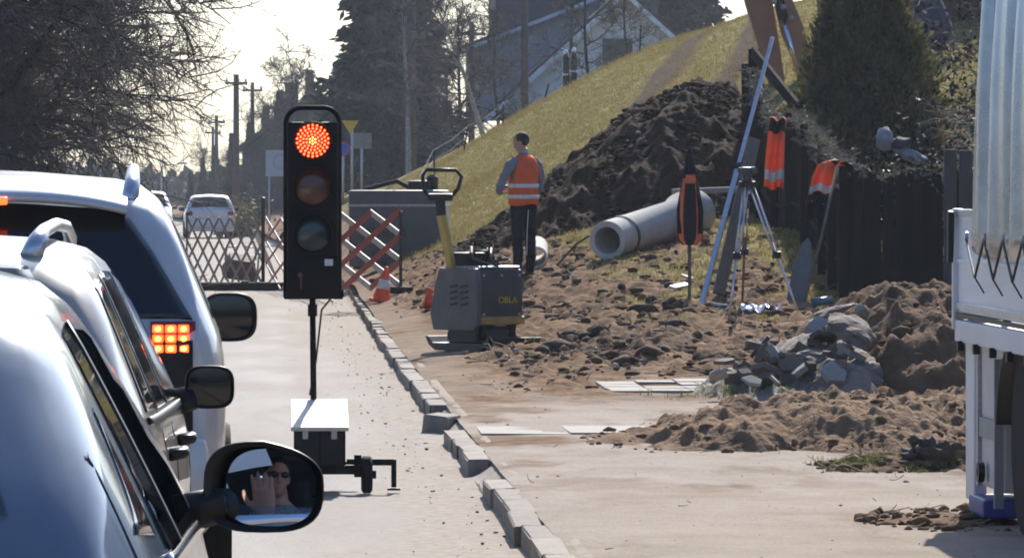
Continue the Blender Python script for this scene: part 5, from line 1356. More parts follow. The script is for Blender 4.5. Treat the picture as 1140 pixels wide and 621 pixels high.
# ================================================================== FENCE
M_board = mat('dark_board', (.013, .011, .010), .9, base2=(.006, .0055, .005), scale=6, bump=.4, stretch=(4, 4, .5), spec=.12, island=.55, objrand=True)
def board_fence(label, pts, hts, step, seed):
    rnd = random.Random(seed); root = thing('board_fence', label, 'fence', pts[0]); o0 = Vector(pts[0]); o0.z = gz(*pts[0][:2]); root.location = o0
    me = []
    for q in range(4):
        s = MB(); s.prism([(-.05, 0), (.05, 0), (.05, .97), (.02, 1.0), (-.03, 1.0 - .01 * q), (-.05, .97)], .02, (0, 0, 0), (R(90), 0, 0)); o = s.build('board', M_board, None); me.append(o.data); bpy.data.objects.remove(o)
    seg = [(Vector(pts[i]), Vector(pts[i + 1]), hts[i], hts[i + 1]) for i in range(len(pts) - 1)]; tops = []
    for a, b, h0, h1 in seg:
        a = Vector((a.x, a.y, 0)); b = Vector((b.x, b.y, 0)); L = (b - a).length; n = int(L / step); ang = math.atan2(b.y - a.y, b.x - a.x)
        for i in range(n):
            t = (i + .5) / n; p = a.lerp(b, t); z = gz(p.x, p.y) - .03; h = h0 + (h1 - h0) * t + rnd.uniform(-.02, .02)
            o = bpy.data.objects.new('board', me[rnd.randrange(4)]); col.objects.link(o); o.parent = root; o.location = Vector((p.x, p.y + rnd.uniform(-.007, .007), z)) - o0; o.scale = (rnd.uniform(1.02, 1.2), 1, h); o.rotation_euler = (rnd.uniform(-.02, .02), rnd.uniform(-.02, .02), ang + rnd.uniform(-.03, .03)); tops.append((p.x, p.y, z + h))
        nr = Vector((-(b - a).y, (b - a).x, 0)).normalized() * .045
        for f in (.25, .8):
            s = MB(); s.tube([Vector((q.x, q.y, gz(q.x, q.y) + (h0 + (h1 - h0) * t) * f)) + nr - o0 for t in [k / 8 for k in range(9)] for q in [a.lerp(b, t)]], .03, 6); s.build('rail', M_board, root)
        m = max(2, int(L / 2.2))
        for k in range(m + 1):
            p = a.lerp(b, k / m) + nr * 2; h = h0 + (h1 - h0) * k / m; s = MB(); s.box((p.x - o0.x, p.y - o0.y, gz(p.x, p.y) - o0.z + h / 2), (.09, .09, h + .06)); s.build('post', M_board, root)
    return tops
CORNER = (6.16, 57.0, 0)
tops1 = board_fence('dark vertical board fence facing the camera behind the brown soil heap', [CORNER, (7.7, 57.3, 0), (10.5, 57.6, 0)], [1.42, 1.40, 1.40], .105, 1)
tops2 = board_fence('dark board fence climbing the bank between the vests and the spoil heap', [CORNER, (6.44, 62, 0), (6.64, 70, 0), (6.75, 75.5, 0)], [1.42, 1.46, 1.45, 1.7], .115, 2)
for (px, lab) in ((1058, 'grey weathered gate post left of its pair in the dark fence'), (1075, 'grey weathered gate post right of its pair in the dark fence')):
    q = at(px, 190, 56.2); s = MB(); s.box((0, 0, .78), (.13, .10, 1.62)); o = s.build('gate_post', mat('post_grey', (.07, .066, .062), .85, base2=(.045, .042, .04), scale=6), None, bevel=.01); o.location = (q.x, 56.2, gz(q.x, 56.2)); tag(o, lab, 'post')
# tall dark post and slanting plank where the fence meets the spoil
q = at(838, 55, 76); zz = gz(q.x, 76); s = MB(); s.bar((0, 0, 0), (.02, 0, q.z - zz), .16, .05); o = s.build('tall_plank', M_board, None); o.location = (q.x, 76, zz); tag(o, 'tall dark plank standing at the upper end of the fence', 'plank')
a = at(838, 58, 75); b = at(892, 125, 73); s = MB(); s.bar((0, 0, 0), b - a, .05, .16); o = s.build('slanting_plank', M_board, None); o.location = a; tag(o, 'dark plank slanting down from the tall plank towards the thuja', 'plank')

# ================================================================== TRUCK
def truck():
    X0 = 3.20; yF = 25.05; yN = 17.0; zg = .11
    root = thing('truck', 'white drop-side truck with silver tarpaulin cut by the right edge', 'truck', (X0, 0, zg))
    Wt = mat('truck_white', (.60, .61, .62), .45, base2=(.52, .52, .52), scale=4); Al = mat('side_board_alu', (.70, .715, .73), .35, .1, var=.05, scale=3, stretch=(1, .4, 6))
    zb0, zb1 = .95, 1.42
    # side board with ribs
    sb = MB(); sb.box((.015, (yF + yN) / 2, (zb0 + zb1) / 2), (.03, yF - yN, zb1 - zb0)); sbo = sb.build('side_board', Al, root, bevel=.004)
    for z, w in ((zb1 - .01, .035), (1.19, .018), (zb0 + .03, .03)):
        s = MB(); s.box((-.004, (yF + yN) / 2, z), (.012, yF - yN - .02, w)); s.build('board_rib', M_alu if w > .02 else Al, sbo, bevel=.003)
    s = MB(); s.box((-.006, (yF + yN) / 2, zb0 - .015), (.016, yF - yN, .02)); s.build('shadow_gap', M_black, root)
    s = MB(); s.box((.02, (yF + yN) / 2, .865), (.07, yF - yN, .10)); s.build('side_rail', Wt, root, bevel=.006)
    s = MB(); s.box((1.25, (yF + yN) / 2, .90), (2.4, yF - yN - .05, .06)); s.build('bed_floor', M_wood, root)
    s = MB(); s.box((2.485, (yF + yN) / 2, (zb0 + zb1) / 2), (.03, yF - yN, zb1 - zb0)); s.build('side_board', Al, root)
    s = MB(); s.box((1.25, yF + .015, (zb0 + zb1) / 2), (2.5, .03, zb1 - zb0)); s.build('tail_board', Al, root)
    s = MB(); s.box((.0, yF + .01, 1.15), (.05, .05, .56)); s.build('corner_post', Wt, root, bevel=.006)
    s = MB(); s.cbox((-.035, yF + .0, 1.30), (.028, .05, .24), .008, (R(6), 0, 0)); s.build('latch_handle', M_black, root)
    for k in range(12):
        s = MB(); s.box((-.02, yF - .25 - k * .55, .80), (.03, .04, .045)); s.build('lashing_hook', M_black, root)
    # tarpaulin over hoops with hanging folds, drawn back from the tail
    yT = 24.12; tarp = MB()
    def tf(u, v):
        y = yN + (yT - yN) * u; amp = .07 * (1 - .4 * v) * (.4 + .6 * sstep(.55, 1, u)); ph = (yT - y)
        f = amp * math.sin(ph * 2 * math.pi / .52 + .8 * math.sin(ph * 3)) + .012 * math.sin(ph * 41 + v * 2)
        if v < .8: z = 1.24 + (2.62 - 1.24) * v / .8; x = -.03 + f + .05 * (v / .8) ** 3
        else: t = (v - .8) / .2; z = 2.62 + .12 * math.sin(t * math.pi / 2) ; x = -.03 + .05 + 1.26 * t
        return (x, y, z + (.03 * math.sin(ph * 24) if v == 0 else 0))
    tarp.grid(tf, 260, 20); tm = mat('silver_tarpaulin', (.50, .51, .53), .27, .9, var=.12, scale=3)
    to = tarp.build('tarpaulin', tm, root, smooth=True, solid=.004)
    t2 = MB(); t2.grid(lambda u, v: (2.5 - tf(u, v)[0], tf(u, v)[1], tf(u, v)[2]), 60, 20); t2.build('tarpaulin', tm, root, smooth=True, solid=.004)
    for y in (yN + .1, 19.4, 21.8, yT - .15):
        s = MB(); s.tube([(.08, y, .9), (.08, y, 2.55), (.2, y, 2.68), (1.25, y, 2.72), (2.3, y, 2.68), (2.42, y, 2.55), (2.42, y, .9)], .02, 8); s.build('hoop', M_galv, root, smooth=True)
    # zigzag lashing
    pts = []; k = 0; y = yT - .02
    while y > yN + .3:
        pts.append((-.085, y, 1.30 if k % 2 == 0 else 1.13)); y -= .30; k += 1
    for i in range(len(pts) - 1):
        s = MB(); s.tube([pts[i], pts[i + 1]], .006, 6); s.build('lashing_rope', M_black, root)
        if i % 2 == 0: s = MB(); s.lathe([(.012, -.004), (.024, -.004), (.024, .004), (.012, .004)], (-.082, pts[i][1], 1.305), (0, R(90), 0), 12, close=True); s.build('eyelet', M_galv, root)
        if i % 2 == 0: s = MB(); s.tube([pts[i + 1], (-.045, pts[i + 1][1] - .01, 1.06)], .004, 5); s.build('lashing_strap', M_black, root)
    # under the bed: chassis, mud guard, tool locker, wheels
    for x in (.8, 1.7):
        s = MB(); s.box((x, (yF + yN) / 2, .72), (.09, yF - yN - .2, .2)); s.build('chassis_beam', M_dust_black, root)
    s = MB(); s.cbox((.06, 24.86, .47), (.06, .30, .76), .01); s.build('corner_panel', Wt, root)
    s = MB(); s.cbox((.16, 24.30, .50), (.22, .80, .66), .015); lk = s.build('under_locker', mat('locker_white', (.50, .49, .47), .55, base2=(.42, .40, .37), scale=5), root)
    s = MB(); s.box((.044, 24.3, .44), (.012, .8, .09)); s.build('locker_band', mat('locker_grey', (.22, .225, .24), .5), lk)
    s = MB(); s.box((.04, 24.62, .5), (.016, .04, .66)); s.build('locker_hinge', M_galv, lk)
    s = MB(); s.cbox((.10, 24.42, .085), (.2, .5, .085), .015); s.build('blue_box', mat('blue_plastic', (.015, .035, .20), .5), root)
    s = MB(); s.lathe([(.02, 0), (.045, 0), (.045, .03), (.02, .03)], (.035, 24.4, .24), (0, R(-90), 0), 16, close=True); s.build('cable_plug', M_black, root)
    s = MB(); s.box((.02, 23.80, .44), (.04, .03, .66)); s.build('mud_flap', mat('flap_grey', (.26, .255, .25), .7), root)
    gd = MB()
    def gf(u, v):
        a = R(8) + u * R(164); return (.0 + .30 * v, 23.15 + .60 * math.cos(a), .42 + .47 * math.sin(a))
    gd.grid(gf, 20, 2); gd.build('mud_guard', M_black, root, smooth=True, solid=.01)
    for y in (23.15, 18.4):
        for x in (.17, 2.33):
            wheel(root, x, y, .43, .26)
    # cab beyond the near end, out of the picture
    s = MB(); s.cbox((1.25, 15.6, 1.55), (2.3, 2.0, 2.3), .12); cb = s.build('cab', Wt, root, smooth=True, auto=40)
    s = MB(); s.box((1.25, 14.58, 1.95), (1.9, .02, .8)); s.build('windscreen', M_glass, cb)
    for x in (.08, 2.42): s = MB(); s.box((x, 15.4, 1.95), (.02, 1.0, .7)); s.build('side_window', M_glass, cb)
    for x in (.3, 2.2): wheel(root, x, 15.4, .43, .26)
truck()

# ================================================================== TREES
def grow(P0, D, L, nseg, wob, up, rnd):
    """N polylines of nseg+1 points starting at P0 along D"""
    N = len(P0); pts = [P0]; d = D.copy()
    for i in range(nseg):
        d = d + rnd.normal(0, wob, (N, 3)); d[:, 2] += up
        d /= np.linalg.norm(d, axis=1, keepdims=True); pts.append(pts[-1] + d * (L / nseg)[:, None])
    return np.stack(pts, 1)
def tubes(pl, r0, r1, n):
    N, K, _ = pl.shape; t = np.gradient(pl, axis=1); t /= np.linalg.norm(t, axis=2, keepdims=True) + 1e-9
    ref = np.where(np.abs(t[:, :, 2:3]) > .9, np.array([1., 0, 0]), np.array([0, 0, 1.]))
    x = np.cross(t, ref); x /= np.linalg.norm(x, axis=2, keepdims=True) + 1e-9; y = np.cross(t, x)
    r = r0[:, None] + (r1 - r0)[:, None] * np.linspace(0, 1, K)[None]
    a = np.arange(n) * 2 * np.pi / n
    V = pl[:, :, None, :] + r[:, :, None, None] * (x[:, :, None, :] * np.cos(a)[None, None, :, None] + y[:, :, None, :] * np.sin(a)[None, None, :, None])
    idx = np.arange(N * K * n).reshape(N, K, n); A = idx[:, :-1]; B = np.roll(A, -1, 2); C = np.roll(idx[:, 1:], -1, 2); Dd = idx[:, 1:]
    return V.reshape(-1, 3), np.stack([A, B, C, Dd], -1).reshape(-1, 4)
def children(pl, k, tmin, spread, rnd, lenf, plen, keep=None):
    N, K, _ = pl.shape; i = np.repeat(np.arange(N), k); t = tmin + (1 - tmin) * rnd.random(N * k); f = t * (K - 1); j = np.minimum(f.astype(int), K - 2); w = (f - j)[:, None]
    P = pl[i, j] * (1 - w) + pl[i, j + 1] * w; d = pl[i, j + 1] - pl[i, j]; d /= np.linalg.norm(d, axis=1, keepdims=True)
    q = rnd.normal(0, 1, (N * k, 3)); q -= d * (q * d).sum(1, keepdims=True); q /= np.linalg.norm(q, axis=1, keepdims=True)
    D = d * np.cos(spread) + q * np.sin(spread); L = plen[i] * lenf * (.6 + .7 * rnd.random(N * k)) * (1.15 - .45 * t)
    return P, D, L, i
def merge(parts):
    Vs = []; Fs = []; o = 0
    for V, F in parts: Vs.append(V); Fs.append(F + o); o += len(V)
    return np.concatenate(Vs), np.concatenate(Fs)
def bare_tree_meshes(seed, H, Rc, trunk_h, counts=(14, 11, 9, 7), tr=.2, up0=.03, droop=-.02, lens=(.55, .5, .5), tw=.0045):
    rnd = np.random.default_rng(seed)
    tk = grow(np.array([[0, 0, 0.]]), np.array([[0, 0, 1.]]), np.array([H * .75]), 8, .05, .05, rnd)
    V, F = tubes(tk, np.array([tr]), np.array([tr * .25]), 10); trunk = (V, F)
    n1 = counts[0]; t = np.linspace(trunk_h / (H * .75), .98, n1); f = t * 8; j = np.minimum(f.astype(int), 7); P = tk[0, j] + (tk[0, j + 1] - tk[0, j]) * (f - j)[:, None]
    a = np.arange(n1) * 2.4 + rnd.random(n1); el = np.interp(t, [t[0], 1], [.25, 1.1]) + rnd.normal(0, .12, n1)
    D = np.stack([np.cos(a) * np.cos(el), np.sin(a) * np.cos(el), np.sin(el)], 1); L = Rc * (1.05 - .4 * (t - t[0])) * (.8 + .35 * rnd.random(n1))
    l1 = grow(P, D, L, 7, .12, up0, rnd); r1 = tr * .42 * (1.1 - .6 * t)
    parts = [tubes(l1, r1, r1 * .25, 6)]
    P, D, L2, i = children(l1, counts[1], .18, .85, rnd, lens[0], L); l2 = grow(P, D, L2, 6, .16, droop, rnd); r2 = np.full(len(P), .024); parts.append(tubes(l2, r2, r2 * .35, 5))
    limbs = merge(parts)
    P, D, L3, i = children(l2, counts[2], .15, .8, rnd, lens[1], L2); l3 = grow(P, D, L3, 4, .18, droop * 1.5, rnd); r3 = np.full(len(P), tw * 2.2); parts = [tubes(l3, r3, r3 * .5, 4)]
    P, D, L4, i = children(l3, counts[3], .15, .75, rnd, lens[2], L3); l4 = grow(P, D, np.maximum(L4, .25), 3, .2, droop * 2, rnd); r4 = np.full(len(P), tw); parts.append(tubes(l4, r4, r4 * .5, 3))
    return trunk, limbs, merge(parts)
def place_tree(proto, loc, rz, sc, label, cat='tree', group=None, name='bare_tree'):
    root = thing(name, label, cat, loc, rz, group); root.scale = (sc, sc, sc)
    for nm, me in proto:
        o = bpy.data.objects.new(nm, me); col.objects.link(o); o.parent = root
        if nm != 'trunk': o['kind'] = 'stuff'
    return root
def proto_from(ms, mts, names=('trunk', 'limbs', 'twigs')):
    out = []
    for (V, F), m_, nm in zip(ms, mts, names):
        o = np_mesh(nm, V, F, m_, smooth=True); out.append((nm, o.data)); bpy.data.objects.remove(o)
    return out
def litter(label, n, sampler, L, r, mt, seed):
    rnd = np.random.default_rng(seed); P = sampler(n, rnd); n = len(P); a = rnd.random(n) * 6.28; D = np.stack([np.cos(a), np.sin(a), rnd.normal(.05, .15, n)], 1); D /= np.linalg.norm(D, axis=1, keepdims=True)
    pl = grow(P + np.array([0, 0, .012]), D, L * (.3 + rnd.random(n)), 3, .25, -.02, rnd); V, F = tubes(pl, np.full(n, r), np.full(n, r * .6), 4)
    o = np_mesh('litter', V, F, mt); tag(o, label, 'litter', kind='stuff')
litter('pale straw and root scraps strewn over the churned soil', 2600, samp_rough, .16, .005, mat('straw', (.34, .27, .17), .9, base2=(.20, .15, .09), scale=8, island=.4), 21)
litter('straw and twig scraps on the sandy heaps', 700, samp_heaps, .10, .003, MATS['straw'], 22)
litter('short twigs scattered on the dusty walk', 70, samp_walk, .06, .002, mat('litter_twig', (.12, .085, .055), .9), 23)
clods('stones', 'small pale stones in the churned soil', 500, samp_rough, .012, .045, mat('pale_stone', (.33, .30, .26), .9, base2=(.22, .19, .16), scale=6, island=.4), 24)
M_twig_l = mat('twig_left', (.085, .070, .062), .85, base2=(.05, .041, .038), scale=3)
big = proto_from(bare_tree_meshes(3, 11, 6.0, 1.2, (26, 18, 13, 9), .22, .0, -.04, (.42, .5, .55), .0055), (M_bark, M_bark, M_twig_l))
for i, (x, y, rz, sc) in enumerate(((-5.9, 66, .3, 1.0), (-6.1, 73, 2.2, 1.05), (-6.6, 82, 4.1, 1.05), (-8.2, 94, 5.3, 1.08), (-10.4, 110, 1.2, 1.1))):
    place_tree(big, (x, y, .05), rz, sc, ['nearest dense bare tree overhanging the road at the left edge', 'second dense bare tree in the row on the left', 'third dense bare tree in the row on the left', 'fourth dense bare tree in the row on the left', 'farthest dense bare tree of the left roadside row'][i], group='bare roadside trees on the left')

def needle_tree(seed, H, Rb, n, card=(.30, .075), droop=.35, cone=1.15, layers=26, ragged=.25):
    rnd = np.random.default_rng(seed)
    lay = rnd.integers(0, layers, n); zt = (lay + .5 + rnd.normal(0, .18, n)) / layers; zt = np.clip(zt, .0, .995)
    nb = 11; br = rnd.integers(0, nb, n); a = br * 2 * np.pi / nb + lay * 1.7 + rnd.normal(0, .10, n)
    lr = (1 - zt) ** cone * Rb * (1 + ragged * (np.sin(br * 12.9 + lay * 78.2) )); u = rnd.random(n) ** .6
    r = lr * u; z = H * (.06 + .94 * zt) - droop * r + .10 * r * u
    lat = rnd.normal(0, .09, n) * (1 + r * .35)
    P = np.stack([np.cos(a) * r - np.sin(a) * lat, np.sin(a) * r + np.cos(a) * lat, z + rnd.normal(0, .05, n)], 1)
    d = np.stack([np.cos(a) + rnd.normal(0, .5, n), np.sin(a) + rnd.normal(0, .5, n), -.35 + rnd.normal(0, .35, n)], 1); d /= np.linalg.norm(d, axis=1, keepdims=True)
    s_ = np.cross(d, rnd.normal(0, 1, (n, 3))); s_ /= np.linalg.norm(s_, axis=1, keepdims=True)
    l = card[0] * (.5 + rnd.random(n))[:, None]; w = card[1] * (.6 + .8 * rnd.random(n))[:, None]
    V = np.stack([P - s_ * w * .3, P + d * l * .45 - s_ * w, P + d * l, P + d * l * .45 + s_ * w], 1).reshape(-1, 3); F = np.arange(n * 4).reshape(n, 4)
    tk = grow(np.array([[0, 0, 0.]]), np.array([[0, 0, 1.]]), np.array([H * .97]), 6, .01, .05, rnd); trunk = tubes(tk, np.array([H * .018]), np.array([.01]), 8)
    k = layers * nb; ll = np.repeat(np.arange(layers), nb); bb = np.tile(np.arange(nb), layers); z2 = (ll + .5) / layers; aa = bb * 2 * np.pi / nb + ll * 1.7; LL = (1 - z2) ** cone * Rb * (1 + ragged * np.sin(bb * 12.9 + ll * 78.2)) * .95
    p0 = np.stack([np.zeros(k), np.zeros(k), H * (.06 + .94 * z2)], 1); p1 = np.stack([np.cos(aa) * LL, np.sin(aa) * LL, p0[:, 2] - (droop - .08) * LL], 1); bl = np.stack([p0, (p0 + p1) / 2, p1], 1)
    return trunk, tubes(bl, np.full(k, .02), np.full(k, .006), 4), (V, F)
M_needle = mat('spruce_needles', (.030, .045, .030), .8, base2=(.018, .028, .022), scale=1.5, island=.4)
spruce = proto_from(needle_tree(5, 12, 2.0, 17000, ragged=.38), (M_bark, M_bark, M_needle), ('trunk', 'limbs', 'crown'))
def base_z(x, y): return float(ground_base(np.array([x]), np.array([y]))[0])
SP = [(432, 178, 1.15, 'tallest dark spruce right of the yellow sign'), (452, 190, 1.0, 'dark spruce behind the pale birch trunk'), (408, 196, .82, 'dark spruce left of the tallest one'), (474, 196, .42, 'low spruce half hidden by bare trees beside the house'),
      (312, 238, .50, 'far spruce behind the pale sign board'), (296, 250, .46, 'far spruce left of the pale sign board'), (278, 256, .40, 'far spruce right of the distant car'), (258, 270, .37, 'far spruce just above the distant car roof'), (240, 285, .33, 'small far spruce above the distant white car'), (226, 292, .28, 'small far spruce left of the distant car roof'), (212, 300, .22, 'lowest far spruce at the left end of the tree belt'), (345, 240, .5, 'far spruce hidden behind the traffic light'), (375, 235, .5, 'far spruce right of the traffic light head'),
      (745, 205, .85, 'dark spruce on the hilltop right of the house'), (780, 215, .9, 'second dark spruce on the hilltop, behind the excavator arm'), (1060, 150, .9, 'dark spruce behind the truck tarpaulin')]
for i, (px, d, sc, lab) in enumerate(SP):
    x = (px - VX) * d / FPX; z = base_z(x, d) - .2 if x > 1 else .1
    place_tree(spruce, (x, d, z), i * 1.37, sc, lab, group='spruces', name='spruce_tree')
# bare trees between road and house
thin = proto_from(bare_tree_meshes(8, 9, 3.0, 1.0, (13, 9, 7, 5), .12, .03, .0, (.5, .5, .5), .006), (M_bark, M_bark, M_twig))
birch_m = mat('birch_bark', (.42, .40, .37), .8, base2=(.15, .14, .13), scale=7, stretch=(1, 1, 3))
birch = proto_from(bare_tree_meshes(11, 9, 2.4, 1.5, (11, 8, 7, 5), .10, .04, .0, (.5, .5, .5), .006), (birch_m, M_bark, M_twig))
for i, (px, d, sc, pr, lab) in enumerate(((455, 158, .9, birch, 'slender birch with pale trunk at the top of the bank'), (540, 150, .75, birch, 'leaning birch with pale stem below the house'), (515, 160, .62, thin, 'bare multi-limbed tree left of the house'), (556, 158, .5, thin, 'bare tree in front of the house wall'), (488, 172, .55, thin, 'tall bare tree between spruces and house'), (655, 135, .45, thin, 'small bare shrub on the bank in front of the house gable'),
                                          (700, 140, .4, thin, 'low bare shrub right of the house gable'), (285, 240, .75, thin, 'bare tree among the far spruces'), (330, 228, .9, thin, 'bare tree behind the traffic light'), (230, 270, .5, thin, 'small bare tree near the distant car'))):
    x = (px - VX) * d / FPX; z = base_z(x, d) - .15 if x > 0 else .1
    r_ = place_tree(pr, (x, d, z), i * 2.1, sc, lab, group='bare trees behind the bank')
    if px == 540: r_.rotation_euler = (0, R(-26), 1.0)

# thuja: leaf sprays through the whole cone
def thuja():
    d = 74.0; x = (965 - VX) * d / FPX; H = 4.0; rnd = np.random.default_rng(2); n = 52000
    zt = rnd.random(n) ** 1.25; prof = np.interp(zt, [0, .12, .35, .6, .8, .93, 1], [.72, .95, .90, .66, .40, .19, .03])
    a = rnd.random(n) * 6.283; lump = 1 + .16 * np.sin(a * 5 + zt * 17) + .12 * np.sin(a * 9 - zt * 31) + .10 * rnd.normal(0, 1, n)
    r = prof * lump * (1 - .55 * rnd.random(n) ** 2.5); P = np.stack([np.cos(a) * r, np.sin(a) * r, zt * H], 1)
    dd = np.stack([np.cos(a) * .55 + rnd.normal(0, .35, n), np.sin(a) * .55 + rnd.normal(0, .35, n), .9 + rnd.normal(0, .3, n)], 1); dd /= np.linalg.norm(dd, axis=1, keepdims=True)
    s_ = np.cross(dd, rnd.normal(0, 1, (n, 3))); s_ /= np.linalg.norm(s_, axis=1, keepdims=True); l = .10 * (.5 + rnd.random(n))[:, None]; w = .022 * (.6 + .8 * rnd.random(n))[:, None]
    V = np.stack([P, P + dd * l * .5 - s_ * w, P + dd * l, P + dd * l * .5 + s_ * w], 1).reshape(-1, 3)
    root = thing('thuja_tree', 'dense conical dark green thuja behind the board fence', 'tree', (x, d, base_z(x, d) - .05))
    np_mesh('crown', V, np.arange(n * 4).reshape(n, 4), mat('thuja_leaf', (.050, .066, .019), .8, base2=(.12, .088, .028), scale=2.2, island=.5, trans=.4), root)
    tk = grow(np.array([[0, 0, 0.]]), np.array([[0, 0, 1.]]), np.array([3.7]), 6, .02, .05, rnd); Vt, Ft = tubes(tk, np.array([.12]), np.array([.02]), 8); np_mesh('trunk', Vt, Ft, M_bark, root)
thuja()

# vine along the fence tops, brush in the yard
def brush(name, label, P, L, mt, seed, r=.005, nseg=4, wob=.35, spread=None, cat='brush', kind='stuff'):
    rnd = np.random.default_rng(seed); N = len(P); D = rnd.normal(0, 1, (N, 3)); D[:, 2] = np.abs(D[:, 2]) * .9 + .15
    if spread is not None: D = D * spread
    D /= np.linalg.norm(D, axis=1, keepdims=True); pl = grow(np.asarray(P, float), D, L * (.5 + rnd.random(N)), nseg, wob, -.08, rnd)
    q, dq, Lq, _ = children(pl, 3, .2, .8, rnd, .45, np.full(N, L)); pl2 = grow(q, dq, Lq, 3, .3, -.05, rnd)
    V, F = merge([tubes(pl, np.full(N, r), np.full(N, r * .5), 4), tubes(pl2, np.full(len(q), r * .6), np.full(len(q), r * .3), 3)])
    o = np_mesh(name, V, F, mt); tag(o, label, cat, kind=kind); return o
M_vine = mat('dry_vine', (.15, .14, .12), .8, base2=(.07, .06, .05), scale=6)
tp = np.array(tops1 + tops2); rv = np.random.default_rng(4)
i = rv.integers(0, len(tp), 900); P = tp[i] + rv.normal(0, .04, (900, 3)) + np.array([0, 0, -.04])
brush('dry_vine', 'tangled dry vine stems along the top of the dark fence', P, .18, M_vine, 1, .005, spread=np.array([1, 1, .5]))
def leaves(name, label, P, size, mt, seed, cat='foliage'):
    rnd = np.random.default_rng(seed); n = len(P); d1 = rnd.normal(0, 1, (n, 3)); d1 /= np.linalg.norm(d1, axis=1, keepdims=True); s_ = np.cross(d1, rnd.normal(0, 1, (n, 3))); s_ /= np.linalg.norm(s_, axis=1, keepdims=True); l = size * (.5 + rnd.random(n))[:, None]
    V = np.stack([P, P + d1 * l * .5 - s_ * l * .3, P + d1 * l, P + d1 * l * .5 + s_ * l * .3], 1).reshape(-1, 3)
    o = np_mesh(name, V, np.arange(n * 4).reshape(n, 4), mt); tag(o, label, cat, kind='stuff'); return o
i = rv.integers(0, len(tp), 2600); P = tp[i] + rv.normal(0, .05, (2600, 3)) + np.array([0, 0, -.02])
leaves('vine_leaves', 'small pale leaves along the top of the dark fence', P, .045, mat('vine_leaf', (.10, .105, .06), .6, base2=(.16, .15, .10), scale=5, island=.4, trans=.2), 2)
# yard thicket right of the thuja
P = np.stack([8.2 + rv.random(900) * 3.6, 59 + rv.random(900) * 9, np.zeros(900)], 1); P[:, 2] = ground_base(P[:, 0], P[:, 1]) + rv.random(900) ** .8 * 1.7
brush('brushwood', 'tangled heap of cut branches behind the fence right of the thuja', P, .55, mat('brush_twig', (.11, .092, .078), .8, base2=(.05, .04, .035), scale=4, island=.3), 3, .008)
P = np.stack([9.6 + rv.random(700) * 5, 76 + rv.random(700) * 8, np.zeros(700)], 1); P[:, 2] = ground_base(P[:, 0], P[:, 1]) + rv.random(700) * 3.2
brush('brushwood', 'dark bare thicket above the yard sheds', P, 1.0, M_twig, 5, .010)
x = 8.0 + rv.random(9000) * 6; y = 60 + rv.random(9000) * 22; z = ground_base(x, y) + rv.random(9000) ** 2 * (1.2 + 1.6 * vnoise(x * 1.2, y * .6, 5))
leaves('ivy', 'dark evergreen undergrowth behind the fence', np.stack([x, y, z], 1), .09, mat('ivy_leaf', (.010, .014, .007), .7, base2=(.02, .019, .010), scale=3, island=.5, spec=.2), 6)

# pale bundle on the brush
def bundle():
    c = at(992, 160, 59.5); root = thing('fleece_bundle', 'pale grey bundle of fleece lying on the brush behind the fence', 'bundle', c)
    F1 = mat('fleece', (.34, .34, .35), .9, base2=(.18, .18, .195), scale=9, bump=.8)
    s = MB(); s.blob((-.07, 0, .04), (.10, .10, .13), 3, 3, .3); s.blob((.22, .02, -.13), (.20, .11, .07), 4, 3, .35, (0, R(22), 0)); s.build('cloth', F1, root, smooth=True)
    s = MB(); s.blob((.10, -.02, .0), (.12, .09, .07), 6, 3, .4); s.build('dark_wrap', mat('dark_wrap', (.05, .05, .06), .8), root, smooth=True)
bundle()
P = np.stack([rv.normal(7.05, .35, 2600), 59.4 + rv.random(2600) * 1.2, np.zeros(2600)], 1); P[:, 2] = ground_base(P[:, 0], P[:, 1]) + rv.random(2600) * (1.45 + .25 * vnoise(P[:, 0] * 4, P[:, 1] * 4, 2))
leaves('ivy', 'dark ivy mound carrying the pale bundle behind the fence', P, .07, MATS['ivy_leaf'], 12)

# garden sheds behind the yard
def shed():
    d = 92; a = at(1055, 70, d); z0 = base_z(a.x, d); root = thing('garden_shed', 'brown timber shed half hidden behind branches at the right', 'shed', (a.x, d, z0))
    B = mat('shed_brown', (.13, .065, .042), .85, base2=(.08, .04, .028), scale=4)
    hgt = max(1.6, at(0, 50, d).z - z0)
    for k in range(14):
        s = MB(); s.box((-.62 + k * .15, 0, hgt / 2), (.14, .03, hgt)); s.build('board', B, root)
    s = MB(); s.box((.3, 1.0, hgt / 2), (2.0, 1.9, hgt - .02)); s.build('wall', B, root)
    s = MB(); s.box((.3, .9, hgt + .08), (2.6, 2.6, .08), (R(10), 0, 0)); s.build('roof', M_board, root)
    s = MB(); s.box((.55, -.02, .9), (.75, .03, 1.8)); s.build('door', M_board, root)
    d = 88; a = at(1010, 40, d); z0 = base_z(a.x, d); root = thing('tarpaulin_stack', 'dark blue tarpaulin covering a stack beside the thuja top', 'tarpaulin', (a.x, d, z0)); h = max(1.0, at(0, 12, d).z - z0)
    s = MB(); s.grid(lambda u, v: ((u - .5) * 1.3 * (1 + .1 * math.sin(v * 9)), (v - .5) * 1.6, h * (min(1, 5 * min(u, 1 - u) + .05) * min(1, 5 * min(v, 1 - v) + .05)) ** .4 * (.93 + .1 * vnoise(u * 6, v * 6, 3))), 30, 30); s.build('cover', mat('blue_tarp', (.022, .032, .052), .55, base2=(.03, .04, .06), scale=4), root, smooth=True)
    s = MB(); s.box((.18, -.6, h * .98), (.28, .2, .16), (.2, .3, .1)); s.build('teal_sack', mat('teal_sack', (.06, .12, .12), .7), root, bevel=.04)
shed()

